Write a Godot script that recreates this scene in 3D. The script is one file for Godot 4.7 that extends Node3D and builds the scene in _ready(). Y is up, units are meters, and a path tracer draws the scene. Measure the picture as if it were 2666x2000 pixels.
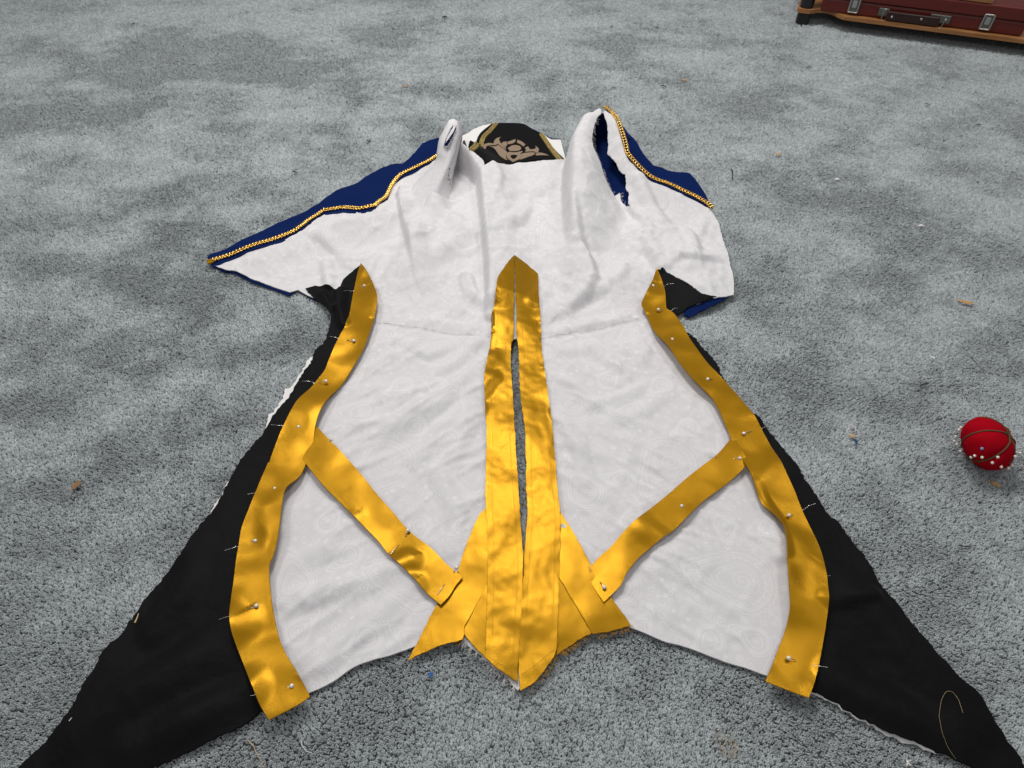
extends Node3D
# A white paisley coat with gold ribbon trims, pinned and laid out on a grey-blue carpet.
# Units are metres; outlines are listed in tenths of a millimetre on the floor plane (x, z).

const X0 := -0.85
const Z0 := -1.42
const CELL := 0.003
const NX := 560
const NZ := 480

var relief := PackedFloat32Array()      # height of the laid cloth above the floor
var creases := PackedFloat32Array()     # fine crumpling of the cotton
var crumple := FastNoiseLite.new()
var soft := FastNoiseLite.new()
var sway := FastNoiseLite.new()
var patch := FastNoiseLite.new()
var rng := RandomNumberGenerator.new()
var M := {}
var used := {}

# ------------------------------------------------------------------ helpers
func pts(a: Array) -> PackedVector2Array:
	var r := PackedVector2Array()
	for i in range(0, a.size() - 1, 2):
		r.append(Vector2(a[i], a[i + 1]) * 0.0001)
	return r

func numbered(n: String) -> String:
	var k: int = used.get(n, -1) + 1
	used[n] = k
	return n if k == 0 else "%s_%03d" % [n, k]

func thing(called: String, label: String, category: String, at := Vector3.ZERO, group := "") -> Node3D:
	var o := Node3D.new()
	o.name = numbered(called)
	o.position = at
	add_child(o)
	tag(o, label, category, group)
	return o

func tag(o: Node, label: String, category: String, group := "") -> void:
	o.set_meta("label", label)
	o.set_meta("category", category)
	if group != "":
		o.set_meta("group", group)

func part(called: String, mesh: Mesh, mat: Material, parent: Node) -> MeshInstance3D:
	var o := MeshInstance3D.new()
	o.name = numbered(called) if parent == self else called
	o.mesh = mesh
	o.material_override = mat
	parent.add_child(o, true)
	return o

class Soup:
	var v := PackedVector3Array()
	var n := PackedVector3Array()
	var uv := PackedVector2Array()
	var c := PackedColorArray()
	var ix := PackedInt32Array()
	var tinted := false
	func add(p: Vector3, nn: Vector3, t := Vector2.ZERO, col := Color.WHITE) -> int:
		v.append(p)
		n.append(nn)
		uv.append(t)
		c.append(col)
		return v.size() - 1
	func tri(a: int, b: int, d: int) -> void:
		# front faces run clockwise seen from the side the normals point to
		var g := (v[b] - v[a]).cross(v[d] - v[a])
		if g.dot(n[a] + n[b] + n[d]) > 0.0:
			ix.append_array([a, d, b])
		else:
			ix.append_array([a, b, d])
	func quad(a: int, b: int, d: int, e: int) -> void:
		tri(a, b, d)
		tri(a, d, e)
	func mesh() -> ArrayMesh:
		var arr := []
		arr.resize(Mesh.ARRAY_MAX)
		arr[Mesh.ARRAY_VERTEX] = v
		arr[Mesh.ARRAY_NORMAL] = n
		arr[Mesh.ARRAY_TEX_UV] = uv
		if tinted:
			arr[Mesh.ARRAY_COLOR] = c
		arr[Mesh.ARRAY_INDEX] = ix
		var m := ArrayMesh.new()
		m.add_surface_from_arrays(Mesh.PRIMITIVE_TRIANGLES, arr)
		return m

func tube(s: Soup, path: PackedVector3Array, r: float, sides := 6, taper := 1.0, col := Color.WHITE) -> void:
	var base := s.v.size()
	var up := Vector3.UP
	for i in path.size():
		var d := path[mini(i + 1, path.size() - 1)] - path[maxi(i - 1, 0)]
		d = d.normalized() if d.length() > 1e-9 else Vector3.RIGHT
		if absf(d.dot(up)) > 0.95:
			up = Vector3.RIGHT if absf(d.x) < 0.8 else Vector3.BACK
		var a := d.cross(up).normalized()
		var b := a.cross(d).normalized()
		up = b
		var rr := r * lerpf(1.0, taper, float(i) / maxf(1.0, path.size() - 1.0))
		for k in sides:
			var t := TAU * k / sides
			var q := a * cos(t) + b * sin(t)
			s.add(path[i] + q * rr, q, Vector2(float(k) / sides, i * 0.1), col)
	for i in path.size() - 1:
		for k in sides:
			var k2 := (k + 1) % sides
			s.quad(base + i * sides + k, base + i * sides + k2, base + (i + 1) * sides + k2, base + (i + 1) * sides + k)
	for e in [0, path.size() - 1]:
		var d: Vector3 = (path[0] - path[1]) if e == 0 else (path[e] - path[e - 1])
		var mid := s.add(path[e], d.normalized(), Vector2.ZERO, col)
		for k in sides:
			var k2 := (k + 1) % sides
			s.tri(mid, base + e * sides + k, base + e * sides + k2)

func ball(s: Soup, at: Vector3, r: Vector3, rings := 8, segs := 12, col := Color.WHITE) -> void:
	var base := s.v.size()
	for i in rings + 1:
		var a := PI * i / rings
		for k in segs:
			var b := TAU * k / segs
			var d := Vector3(sin(a) * cos(b), cos(a), sin(a) * sin(b))
			s.add(at + d * r, (d / r).normalized(), Vector2(float(k) / segs, float(i) / rings), col)
	for i in rings:
		for k in segs:
			var k2 := (k + 1) % segs
			s.quad(base + i * segs + k, base + i * segs + k2, base + (i + 1) * segs + k2, base + (i + 1) * segs + k)

# a box with rounded edges: half sizes h, edge radius r
func rounded_box(s: Soup, at: Vector3, h: Vector3, r: float, b := Basis.IDENTITY, steps := 3) -> void:
	for axis in 3:
		for side in [-1.0, 1.0]:
			var base := s.v.size()
			var u := (axis + 1) % 3
			var w := (axis + 2) % 3
			var gu := ring_steps(h[u], r, steps)
			var gw := ring_steps(h[w], r, steps)
			for i in gu.size():
				for j in gw.size():
					var p := Vector3.ZERO
					p[axis] = side * h[axis]
					p[u] = gu[i]
					p[w] = gw[j]
					var q := p.clamp(-(h - Vector3.ONE * r), h - Vector3.ONE * r)
					var d := (p - q).normalized()
					s.add(at + b * (q + d * r), b * d, Vector2(p[u], p[w]))
			for i in gu.size() - 1:
				for j in gw.size() - 1:
					var a := base + i * gw.size() + j
					s.quad(a, a + 1, a + gw.size() + 1, a + gw.size())

func ring_steps(h: float, r: float, steps: int) -> Array:
	var o := []
	for i in steps + 1:
		o.append(-h + r - r * tan(PI / 4 * (1.0 - float(i) / steps)))
	for i in steps + 1:
		o.append(h - r + r * tan(PI / 4 * (float(i) / steps)))
	return o

# a slab with the given outline (x, z) between two heights
func slab(outline: PackedVector2Array, y0: float, y1: float) -> ArrayMesh:
	var s := Soup.new()
	var idx := Geometry2D.triangulate_polygon(outline)
	for y in [y0, y1]:
		var nn := Vector3.DOWN if y == y0 else Vector3.UP
		var base := s.v.size()
		for p in outline:
			s.add(Vector3(p.x, y, p.y), nn, p)
		for i in range(0, idx.size(), 3):
			s.tri(base + idx[i], base + idx[i + 1], base + idx[i + 2])
	var turn := -1.0 if Geometry2D.is_polygon_clockwise(outline) else 1.0
	for i in outline.size():
		var a := outline[i]
		var b := outline[(i + 1) % outline.size()]
		var d := (b - a).normalized() * turn
		var nn := Vector3(d.y, 0, -d.x)
		var k := s.add(Vector3(a.x, y0, a.y), nn, Vector2(a.x, y0))
		s.add(Vector3(b.x, y0, b.y), nn, Vector2(b.x, y0))
		s.add(Vector3(b.x, y1, b.y), nn, Vector2(b.x, y1))
		s.add(Vector3(a.x, y1, a.y), nn, Vector2(a.x, y1))
		s.quad(k, k + 1, k + 2, k + 3)
	return s.mesh()

# ------------------------------------------------------------------ the relief of the laid cloth
# one fold: crest points x, z, height (all in tenths of a millimetre) and its width to each side (mm)
func fold(a: Array, wl: float, wr: float, pl := 2.0, pr := 2.0) -> void:
	var p := []
	for i in range(0, a.size(), 3):
		p.append(Vector3(a[i], a[i + 1], a[i + 2]) * 0.0001)
	wl *= 0.001
	wr *= 0.001
	var w := maxf(wl, wr)
	var lo := Vector2(1e9, 1e9)
	var hi := -lo
	for q: Vector3 in p:
		lo = lo.min(Vector2(q.x, q.y))
		hi = hi.max(Vector2(q.x, q.y))
	var i0 := maxi(0, int((lo.x - w - X0) / CELL))
	var i1 := mini(NX - 1, int((hi.x + w - X0) / CELL) + 1)
	var j0 := maxi(0, int((lo.y - w - Z0) / CELL))
	var j1 := mini(NZ - 1, int((hi.y + w - Z0) / CELL) + 1)
	for j in range(j0, j1 + 1):
		var z := Z0 + j * CELL
		for i in range(i0, i1 + 1):
			var x := X0 + i * CELL
			var best := 1e9
			var side := 0.0
			var am := 0.0
			for k in p.size() - 1:
				var q: Vector3 = p[k]
				var e: Vector3 = p[k + 1]
				var dx := e.x - q.x
				var dz := e.y - q.y
				var t := clampf(((x - q.x) * dx + (z - q.y) * dz) / (dx * dx + dz * dz), 0.0, 1.0)
				var ex := x - q.x - dx * t
				var ez := z - q.y - dz * t
				var d := ex * ex + ez * ez
				if d < best:
					best = d
					side = dx * ez - dz * ex
					am = lerpf(q.z, e.z, t)
			best = sqrt(best)
			var ww := wl if side < 0.0 else wr
			if best < ww:
				var u := best / ww
				u = 1.0 - pow(u, pl if side < 0.0 else pr)
				relief[j * NX + i] += am * u * u

func height(x: float, z: float, grid: PackedFloat32Array) -> float:
	var fx := clampf((x - X0) / CELL, 0.0, NX - 1.001)
	var fz := clampf((z - Z0) / CELL, 0.0, NZ - 1.001)
	var i := int(fx)
	var j := int(fz)
	fx -= i
	fz -= j
	var k := j * NX + i
	return lerpf(lerpf(grid[k], grid[k + 1], fx), lerpf(grid[k + NX], grid[k + NX + 1], fx), fz)

# how a piece lies: its lift over the relief, its own waves, how much it follows the relief
class Lie:
	var lift := 0.003
	var wave := 0.0
	var small := 0.0
	var follow := 1.0
	var shift := 0.0
	var crumpled := 0.0
	var pins := PackedVector3Array()
	func _init(l: float, w := 0.0, s := 0.0, f := 1.0, sh := 0.0, cr := 0.0) -> void:
		lift = l
		wave = w
		small = s
		follow = f
		shift = sh
		crumpled = cr

func level(x: float, z: float, c: Lie) -> float:
	var y := height(x, z, relief) * c.follow + c.lift
	if c.crumpled > 0.0:
		y += height(x, z, creases) * c.crumpled
	if c.wave > 0.0:
		y += c.wave * (0.55 + 0.9 * sway.get_noise_2d(x + c.shift, z + c.shift * 0.7))
	if c.small > 0.0:
		y += c.small * (0.5 + 0.8 * soft.get_noise_2d(x + c.shift, z))
	for p in c.pins:
		var d := Vector2(x - p.x, z - p.z).length() / p.y
		if d < 1.0:
			y -= (y - height(x, z, relief) - c.lift) * 0.38 * (1.0 - d * d) * (1.0 - d * d)
	return y

func smoothed(o: PackedVector2Array, step: float, closed := true) -> PackedVector2Array:
	var r := PackedVector2Array()
	var n := o.size()
	for i in (n if closed else n - 1):
		var a := o[(i - 1 + n) % n] if closed or i > 0 else o[i]
		var b := o[i]
		var c := o[(i + 1) % n]
		var d := o[(i + 2) % n] if closed or i + 2 < n else c
		var ta := (c - a) * 0.5
		var tb := (d - b) * 0.5
		var bc := c - b
		# a real corner keeps its point
		if (b - a).normalized().dot(bc.normalized()) < 0.8:
			ta = bc
		if bc.normalized().dot((d - c).normalized()) < 0.8:
			tb = bc
		ta = ta.limit_length(bc.length() * 1.2)
		tb = tb.limit_length(bc.length() * 1.2)
		var m := maxi(1, int(ceil(bc.length() / step)))
		for k in m:
			var t := float(k) / m
			var t2 := t * t
			var t3 := t2 * t
			r.append(b * (2 * t3 - 3 * t2 + 1) + ta * (t3 - 2 * t2 + t) + c * (-2 * t3 + 3 * t2) + tb * (t3 - t2))
	if not closed:
		r.append(o[n - 1])
	return r

func cloth(outline: PackedVector2Array, lie: Lie, step := 0.003, grain := 0.0, ragged := 0.0, thick := 0.0012) -> ArrayMesh:
	var o := smoothed(outline, 0.004)
	if ragged > 0.0:
		for i in o.size():
			var a := o[i]
			o[i] += Vector2(soft.get_noise_2d(a.x * 4.0, a.y * 4.0), soft.get_noise_2d(a.y * 4.0, a.x * 4.0 + 9.0)) * ragged
	var s := Soup.new()
	var lo := o[0]
	var hi := o[0]
	for p in o:
		lo = lo.min(p)
		hi = hi.max(p)
	lo -= Vector2(step, step) * 0.37
	var nx := int((hi.x - lo.x) / step) + 2
	var nz := int((hi.y - lo.y) / step) + 2
	var edge := PackedByteArray()
	edge.resize(nx * nz)
	for i in o.size():
		var a := o[i]
		var b := o[(i + 1) % o.size()]
		var m := maxi(1, int(ceil(a.distance_to(b) / (step * 0.2))))
		for k in m:
			var q := (a.lerp(b, float(k) / m) - lo) / step
			edge[int(q.y) * nx + int(q.x)] = 1
	var inside := PackedByteArray()
	inside.resize(nx * nz)
	for j in nz:
		# crossings of this row with the outline
		var z := lo.y + j * step
		var xs := []
		for i in o.size():
			var a := o[i]
			var b := o[(i + 1) % o.size()]
			if (a.y > z) != (b.y > z):
				xs.append(a.x + (z - a.y) / (b.y - a.y) * (b.x - a.x))
		xs.sort()
		for i in range(0, xs.size() - 1, 2):
			for k in range(maxi(0, int(ceil((xs[i] - lo.x) / step))), mini(nx - 1, int(floor((xs[i + 1] - lo.x) / step))) + 1):
				inside[j * nx + k] = 1
	var at := {}
	for j in nz - 1:
		for i in nx - 1:
			var k0 := j * nx + i
			var corners := inside[k0] + inside[k0 + 1] + inside[k0 + nx] + inside[k0 + nx + 1]
			if edge[k0] or (corners > 0 and corners < 4):
				var cell := PackedVector2Array([lo + Vector2(i, j) * step, lo + Vector2(i + 1, j) * step, lo + Vector2(i + 1, j + 1) * step, lo + Vector2(i, j + 1) * step])
				for piece in Geometry2D.intersect_polygons(cell, o):
					var t := Geometry2D.triangulate_polygon(piece)
					if Geometry2D.is_polygon_clockwise(piece) != Geometry2D.is_polygon_clockwise(cell) and t.is_empty():
						continue
					if t.is_empty():
						for k in range(1, piece.size() - 1):
							t.append_array([0, k, k + 1])
					var base := s.v.size()
					for p in piece:
						lay(s, p, lie, grain)
					for k in range(0, t.size(), 3):
						s.tri(base + t[k], base + t[k + 1], base + t[k + 2])
			elif corners == 4:
				var q := [0, 0, 0, 0]
				var c := 0
				for d in [0, 1, nx + 1, nx]:
					var key: int = j * nx + i + d
					if not at.has(key):
						at[key] = lay(s, lo + Vector2(key % nx, key / nx) * step, lie, grain)
					q[c] = at[key]
					c += 1
				s.quad(q[0], q[1], q[2], q[3])
	# the thickness of the hem
	var turn := -1.0 if Geometry2D.is_polygon_clockwise(o) else 1.0
	var base := s.v.size()
	for i in o.size():
		var d := (o[(i + 1) % o.size()] - o[i - 1]).normalized() * turn
		var nn := Vector3(d.y, 0.25, -d.x).normalized()
		var y := level(o[i].x, o[i].y, lie)
		s.add(Vector3(o[i].x, y, o[i].y), nn, turned(o[i], grain))
		s.add(Vector3(o[i].x + d.y * 0.0003, y - thick, o[i].y - d.x * 0.0003), nn, turned(o[i], grain))
	for i in o.size():
		var k := base + i * 2
		var e := base + ((i + 1) % o.size()) * 2
		s.quad(k, e, e + 1, k + 1)
	return s.mesh()

func turned(p: Vector2, grain: float) -> Vector2:
	return p.rotated(-grain)

func lay(s: Soup, p: Vector2, lie: Lie, grain: float) -> int:
	var e := 0.0016
	var y := level(p.x, p.y, lie)
	var gx := level(p.x + e, p.y, lie) - level(p.x - e, p.y, lie)
	var gz := level(p.x, p.y + e, lie) - level(p.x, p.y - e, lie)
	return s.add(Vector3(p.x, y, p.y), Vector3(-gx, 2 * e, -gz).normalized(), turned(p, grain))

# ------------------------------------------------------------------ materials
func mat(called: String, col: Color, rough: float, metal := 0.0, spec := 0.5) -> StandardMaterial3D:
	var m := StandardMaterial3D.new()
	m.resource_name = called
	m.albedo_color = col.linear_to_srgb()
	m.roughness = rough
	m.metallic = metal
	m.metallic_specular = spec
	M[called] = m
	return m

func noise_tex(freq: float, size: int, fractal := 3, ridged := false, sd := 1) -> NoiseTexture2D:
	var f := FastNoiseLite.new()
	f.noise_type = FastNoiseLite.TYPE_SIMPLEX_SMOOTH
	f.seed = sd
	f.frequency = freq
	f.fractal_type = FastNoiseLite.FRACTAL_RIDGED if ridged else FastNoiseLite.FRACTAL_FBM
	f.fractal_octaves = fractal
	var t := NoiseTexture2D.new()
	t.width = size
	t.height = size
	t.seamless = true
	t.noise = f
	return t

var ink := PackedByteArray()
const INK := 1536
func dot(p: Vector2, r: float, val: int) -> void:
	for y in range(int(p.y - r - 1), int(p.y + r + 2)):
		for x in range(int(p.x - r - 1), int(p.x + r + 2)):
			var d := Vector2(x, y).distance_to(p)
			var a := clampf(r + 0.5 - d, 0.0, 1.0)
			if a > 0.0:
				var k := posmod(y, INK) * INK + posmod(x, INK)
				ink[k] = maxi(ink[k], int(val * a))

func pen(f: PackedVector2Array, r := 1.5, val := 255) -> void:
	for i in f.size() - 1:
		var m := maxi(1, int(f[i].distance_to(f[i + 1]) / 1.1))
		for k in m:
			dot(f[i].lerp(f[i + 1], float(k) / m), r, val)

# one tear-drop paisley with inner outlines, scallops, seeds and a curl
func paisley(c: Vector2, r: float, turn: float, flip: float) -> void:
	var rim := func(scale: float, wob: float, cnt: int) -> PackedVector2Array:
		var o := PackedVector2Array()
		for i in 181:
			var t := TAU * i / 180.0
			var rr := r * scale * (1.0 + wob * absf(sin(t * cnt * 0.5)))
			var q := Vector2(cos(t), sin(t)) * rr
			var lean := maxf(0.0, -q.y / r)
			q.y *= 1.0 + lean * 0.75
			q.x += flip * lean * lean * r * 0.55
			q.x *= 1.0 - lean * 0.42
			o.append(c + q.rotated(turn))
		return o
	pen(rim.call(1.0, 0.0, 1), 1.7)
	pen(rim.call(0.93, 0.0, 1), 1.2)
	pen(rim.call(0.76, 0.10, 26), 1.4)
	pen(rim.call(0.60, 0.0, 1), 1.2)
	pen(rim.call(0.46, 0.14, 16), 1.3)
	var sp := PackedVector2Array()
	for i in 90:
		var t := i * 0.15
		sp.append(c + Vector2(cos(t * flip), sin(t * flip)) * r * (0.03 + 0.026 * t) + Vector2(0, r * 0.08).rotated(turn))
	pen(sp, 1.4)
	for i in 22:
		var t := TAU * i / 22.0
		flower(c + (Vector2(cos(t), sin(t)) * r * 0.845).rotated(turn) * (1.0 if sin(t) > -0.4 else 0.0), r * 0.04, 0, 1.1)
	pen(rim.call(1.10, 0.07, 34), 1.3)

func flower(c: Vector2, r: float, petals: int, w := 1.3) -> void:
	var o := PackedVector2Array()
	var m := maxi(12, petals * 8)
	for i in m + 1:
		var t := TAU * i / m
		var rr := r * (1.0 if petals == 0 else 0.7 + 0.35 * absf(sin(t * petals * 0.5)))
		o.append(c + Vector2(cos(t), sin(t)) * rr)
	pen(o, w)
	if petals > 0:
		dot(c, r * 0.2, 255)

func print_texture() -> ImageTexture:
	ink.resize(INK * INK)
	ink.fill(0)
	var taken := []
	var r2 := RandomNumberGenerator.new()
	r2.seed = 77
	for spec in [[150, 4, 230], [95, 7, 150], [60, 14, 100]]:
		var count := 0
		for tries in 500:
			if count >= int(spec[1]):
				break
			var c := Vector2(r2.randf() * INK, r2.randf() * INK)
			var ok := true
			for t in taken:
				var d := Vector2(absf(c.x - t.x), absf(c.y - t.y))
				d = Vector2(minf(d.x, INK - d.x), minf(d.y, INK - d.y))
				if d.length() < t.z + float(spec[0]) * 1.25:
					ok = false
					break
			if ok:
				taken.append(Vector3(c.x, c.y, float(spec[0]) * 1.35))
				paisley(c, spec[0], r2.randf() * TAU, -1.0 if r2.randf() < 0.5 else 1.0)
				count += 1
	# scrolls and small flowers in between
	for tries in 2600:
		var c := Vector2(r2.randf() * INK, r2.randf() * INK)
		var rad := r2.randf_range(9, 24)
		var ok := true
		for t in taken:
			var d := Vector2(absf(c.x - t.x), absf(c.y - t.y))
			d = Vector2(minf(d.x, INK - d.x), minf(d.y, INK - d.y))
			if d.length() < t.z * 0.86 + rad:
				ok = false
				break
		if not ok:
			continue
		taken.append(Vector3(c.x, c.y, rad * 1.25))
		match r2.randi() % 4:
			0:
				flower(c, rad, 5)
			1:
				flower(c, rad * 0.9, 8)
				flower(c, rad * 0.45, 0)
			2:
				var sp := PackedVector2Array()
				var a0 := r2.randf() * TAU
				for i in 40:
					var t := i * 0.2
					sp.append(c + Vector2(cos(t + a0), sin(t + a0)) * rad * (0.12 + 0.16 * t))
				pen(sp, 1.3)
			_:
				flower(c, rad * 0.7, 0)
				dot(c, rad * 0.25, 255)
	var px := PackedByteArray()
	px.resize(INK * INK)
	for i in INK * INK:
		px[i] = 239 + ink[i] * 16 / 255
	var im := Image.create_from_data(INK, INK, false, Image.FORMAT_L8, px)
	return ImageTexture.create_from_image(im)

func make_materials() -> void:
	var w := mat("white paisley cotton", Color(0.775, 0.765, 0.785), 0.95, 0.0, 0.3)
	w.albedo_texture = print_texture()
	w.uv1_scale = Vector3(1 / 0.36, 1 / 0.36, 1)
	w.heightmap_enabled = true
	w.heightmap_texture = noise_tex(0.035, 1024, 4, true, 5)
	w.heightmap_scale = 0.012
	var wp := mat("plain white cotton", Color(0.78, 0.77, 0.76), 0.9, 0.0, 0.3)
	wp.rim_enabled = true
	wp.rim = 0.1
	var b := mat("black cotton", Color(0.0042, 0.0040, 0.0044), 0.62, 0.0, 0.20)
	b.rim_enabled = true
	b.rim = 0.04
	b.rim_tint = 0.0
	var bl := mat("royal blue cotton", Color(0.0035, 0.014, 0.080), 0.8, 0.0, 0.15)
	bl.rim_enabled = true
	bl.rim = 0.02
	bl.rim_tint = 0.6
	for cl in [b, bl]:
		cl.heightmap_enabled = true
		cl.heightmap_texture = noise_tex(0.03, 512, 4, true, 41)
		cl.heightmap_scale = 0.03
		cl.uv1_scale = Vector3(4, 4, 1)
	var g := mat("gold satin", Color(0.375, 0.187, 0.004), 0.32, 0.47, 0.25)
	g.anisotropy_enabled = true
	g.anisotropy = 0.45
	g.heightmap_enabled = true
	g.heightmap_texture = noise_tex(0.16, 512, 2, false, 9)
	g.heightmap_scale = 0.006
	g.uv1_scale = Vector3(7, 22, 1)
	mat("gold thread", Color(0.55, 0.27, 0.02), 0.5, 0.3)
	mat("gold braid", Color(0.86, 0.55, 0.14), 0.26, 0.95)
	mat("old gold lace", Color(0.42, 0.32, 0.12), 0.42, 0.75)
	mat("copper print", Color(0.27, 0.195, 0.13), 0.55, 0.1)
	var pearl := mat("pearl", Color(0.80, 0.74, 0.66), 0.18, 0.1)
	pearl.clearcoat_enabled = true
	pearl.clearcoat = 0.8
	pearl.clearcoat_roughness = 0.08
	mat("pale blue pearl", Color(0.20, 0.32, 0.55), 0.25)
	mat("steel", Color(0.55, 0.54, 0.53), 0.25, 1.0)
	mat("white thread", Color(0.78, 0.76, 0.74), 0.8)
	mat("dark thread", Color(0.012, 0.012, 0.014), 0.8)
	mat("straw thread", Color(0.55, 0.42, 0.22), 0.8)
	mat("blue thread", Color(0.02, 0.06, 0.22), 0.8)
	mat("bright blue fluff", Color(0.03, 0.15, 0.45), 0.9)
	mat("orange scrap", Color(0.62, 0.30, 0.05), 0.6, 0.2)
	mat("brown leaf", Color(0.25, 0.13, 0.05), 0.8)
	mat("dark leaf", Color(0.03, 0.024, 0.02), 0.8)
	mat("white scrap", Color(0.75, 0.72, 0.68), 0.8)
	mat("grey fluff", Color(0.20, 0.17, 0.17), 0.9)
	var red := mat("red satin cotton", Color(0.34, 0.003, 0.010), 0.95, 0.0, 0.08)
	red.rim_enabled = true
	red.rim = 0.1
	red.rim_tint = 0.8
	mat("green cord", Color(0.075, 0.065, 0.025), 0.8)
	var leather := mat("oxblood leather", Color(0.11, 0.0095, 0.0045), 0.42)
	leather.heightmap_enabled = true
	leather.heightmap_texture = noise_tex(0.09, 512, 4, false, 21)
	leather.heightmap_scale = 0.05
	leather.uv1_scale = Vector3(6, 6, 6)
	leather.uv1_triplanar = true
	mat("dark leather", Color(0.026, 0.006, 0.005), 0.36)
	mat("nickel", Color(0.55, 0.54, 0.52), 0.28, 1.0)
	mat("dull nickel", Color(0.20, 0.20, 0.18), 0.45, 0.9)
	mat("black plastic", Color(0.010, 0.010, 0.011), 0.4)
	var wood := mat("light wood", Color(0.44, 0.22, 0.085), 0.5)
	var wt := noise_tex(0.012, 512, 4, false, 31)
	var ramp := Gradient.new()
	ramp.set_color(0, Color(0.78, 0.70, 0.62))
	ramp.set_color(1, Color(1, 1, 1))
	wt.color_ramp = ramp
	wood.albedo_texture = wt
	wood.uv1_triplanar = true
	wood.uv1_scale = Vector3(1.2, 14, 14)

# ------------------------------------------------------------------ carpet
func carpet() -> void:
	var back := mat("carpet backing", Color(0.32, 0.34, 0.35), 1.0, 0.0, 0.1)
	var pm := PlaneMesh.new()
	pm.size = Vector2(9, 9)
	var f := part("carpet", pm, back, self)
	f.position = Vector3(0, -0.0064, -1.5)
	f.set_meta("kind", "structure")
	f.set_meta("label", "grey blue cut pile carpet under the coat")
	# one clump of twisted yarn ends
	var s := Soup.new()
	s.tinted = true
	var r := RandomNumberGenerator.new()
	r.seed = 5
	for t in 6:
		var a := TAU * t / 6.0 + r.randf() * 0.8
		var foot := Vector3(cos(a), 0, sin(a)) * (0.0 if t == 0 else r.randf_range(0.0015, 0.0027))
		var lean := Vector3(r.randf_range(-1, 1), 0, r.randf_range(-1, 1)) * 0.0020
		var tall := r.randf_range(0.0054, 0.0068)
		var tone := r.randf_range(0.42, 1.70)
		var base := s.v.size()
		for ring in 4:
			var u: float = [0.0, 0.55, 0.86, 1.0][ring]
			var rad: float = [0.0010, 0.00118, 0.00098, 0.0003][ring]
			var c := foot + lean * u * u + Vector3(0, tall * u, 0)
			for k in 5:
				var b := TAU * k / 5.0 + ring * 0.6
				var d := Vector3(cos(b), 0.3 if ring < 2 else 1.0, sin(b)).normalized()
				s.add(c + Vector3(cos(b), 0, sin(b)) * rad, d, Vector2.ZERO, Color(tone, tone, tone))
		for ring in 3:
			for k in 5:
				var k2 := (k + 1) % 5
				s.quad(base + ring * 5 + k, base + ring * 5 + k2, base + ring * 5 + 5 + k2, base + ring * 5 + 5 + k)
		s.tri(base + 15, base + 16, base + 17)
		s.tri(base + 15, base + 17, base + 18)
		s.tri(base + 15, base + 18, base + 19)
	var yarn := mat("carpet yarn", Color(0.9, 0.9, 0.9), 0.95, 0.0, 0.15)
	yarn.vertex_color_use_as_albedo = true
	yarn.rim_enabled = true
	yarn.rim = 0.2
	var buf := PackedFloat32Array()
	var count := 0
	var z := 0.06
	while z > -2.75:
		var gap := 0.0035 * (1.0 + 0.55 * clampf((-z - 0.9) / 1.2, 0.0, 1.0))
		var big := gap / 0.0037
		var half := 0.95 + 0.62 * -z
		var x := -half
		while x < half:
			var px := x + rng.randf_range(-0.45, 0.45) * gap
			var pz := z + rng.randf_range(-0.45, 0.45) * gap
			x += gap
			# the pile is brushed this way and that
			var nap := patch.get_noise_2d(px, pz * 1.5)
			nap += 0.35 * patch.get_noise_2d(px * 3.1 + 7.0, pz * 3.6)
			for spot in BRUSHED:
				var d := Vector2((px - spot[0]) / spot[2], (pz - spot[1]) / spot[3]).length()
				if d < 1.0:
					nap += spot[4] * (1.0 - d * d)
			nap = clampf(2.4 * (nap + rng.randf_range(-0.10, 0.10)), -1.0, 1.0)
			var lean := Vector3(rng.randf_range(-0.35, 0.35), 1.0, nap * NAP + rng.randf_range(-0.35, 0.35)).normalized()
			var ang := rng.randf() * TAU
			var fx := Vector3(cos(ang), 0, sin(ang))
			fx = (fx - lean * fx.dot(lean)).normalized()
			var fz := fx.cross(lean)
			var sc := big * rng.randf_range(0.9, 1.15)
			var tall := (0.95 + 0.1 * rng.randf()) * (1.0 + 0.3 * (big - 1.0))
			var tone := rng.randf_range(0.80, 1.20) * (1.0 - 0.14 * nap)  # shading of the brushed nap is partly painted into the yarn colour
			fx *= sc
			fz *= sc
			lean *= tall
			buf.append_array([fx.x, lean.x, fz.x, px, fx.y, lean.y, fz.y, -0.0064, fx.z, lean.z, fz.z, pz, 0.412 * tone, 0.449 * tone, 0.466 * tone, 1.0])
			count += 1
		z -= gap
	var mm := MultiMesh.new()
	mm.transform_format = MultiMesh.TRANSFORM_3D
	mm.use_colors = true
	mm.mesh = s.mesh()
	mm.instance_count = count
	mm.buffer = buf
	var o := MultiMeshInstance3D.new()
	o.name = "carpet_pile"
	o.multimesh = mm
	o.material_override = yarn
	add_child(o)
	o.set_meta("kind", "stuff")
	o.set_meta("label", "tufted grey blue pile of the carpet with brushed patches, their shade partly painted in")
	o.set_meta("category", "carpet pile")

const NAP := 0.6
# brushed patches: x, z, half width, half depth, lean (which also paints shade into the yarn colour)
const BRUSHED := [[-0.75, -1.72, 0.34, 0.20, 0.8], [-0.98, -1.45, 0.25, 0.12, 0.5], [-0.45, -1.62, 0.18, 0.1, 0.4], [-0.3, -1.85, 0.16, 0.1, 0.5], [0.62, -1.15, 0.15, 0.09, 0.5], [0.55, -1.5, 0.16, 0.07, 0.4], [-0.55, -0.95, 0.14, 0.12, 0.4], [-1.05, -1.2, 0.12, 0.1, -0.5], [0.3, -1.8, 0.14, 0.08, 0.5], [-0.7, -2.0, 0.5, 0.12, -0.4]]

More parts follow.
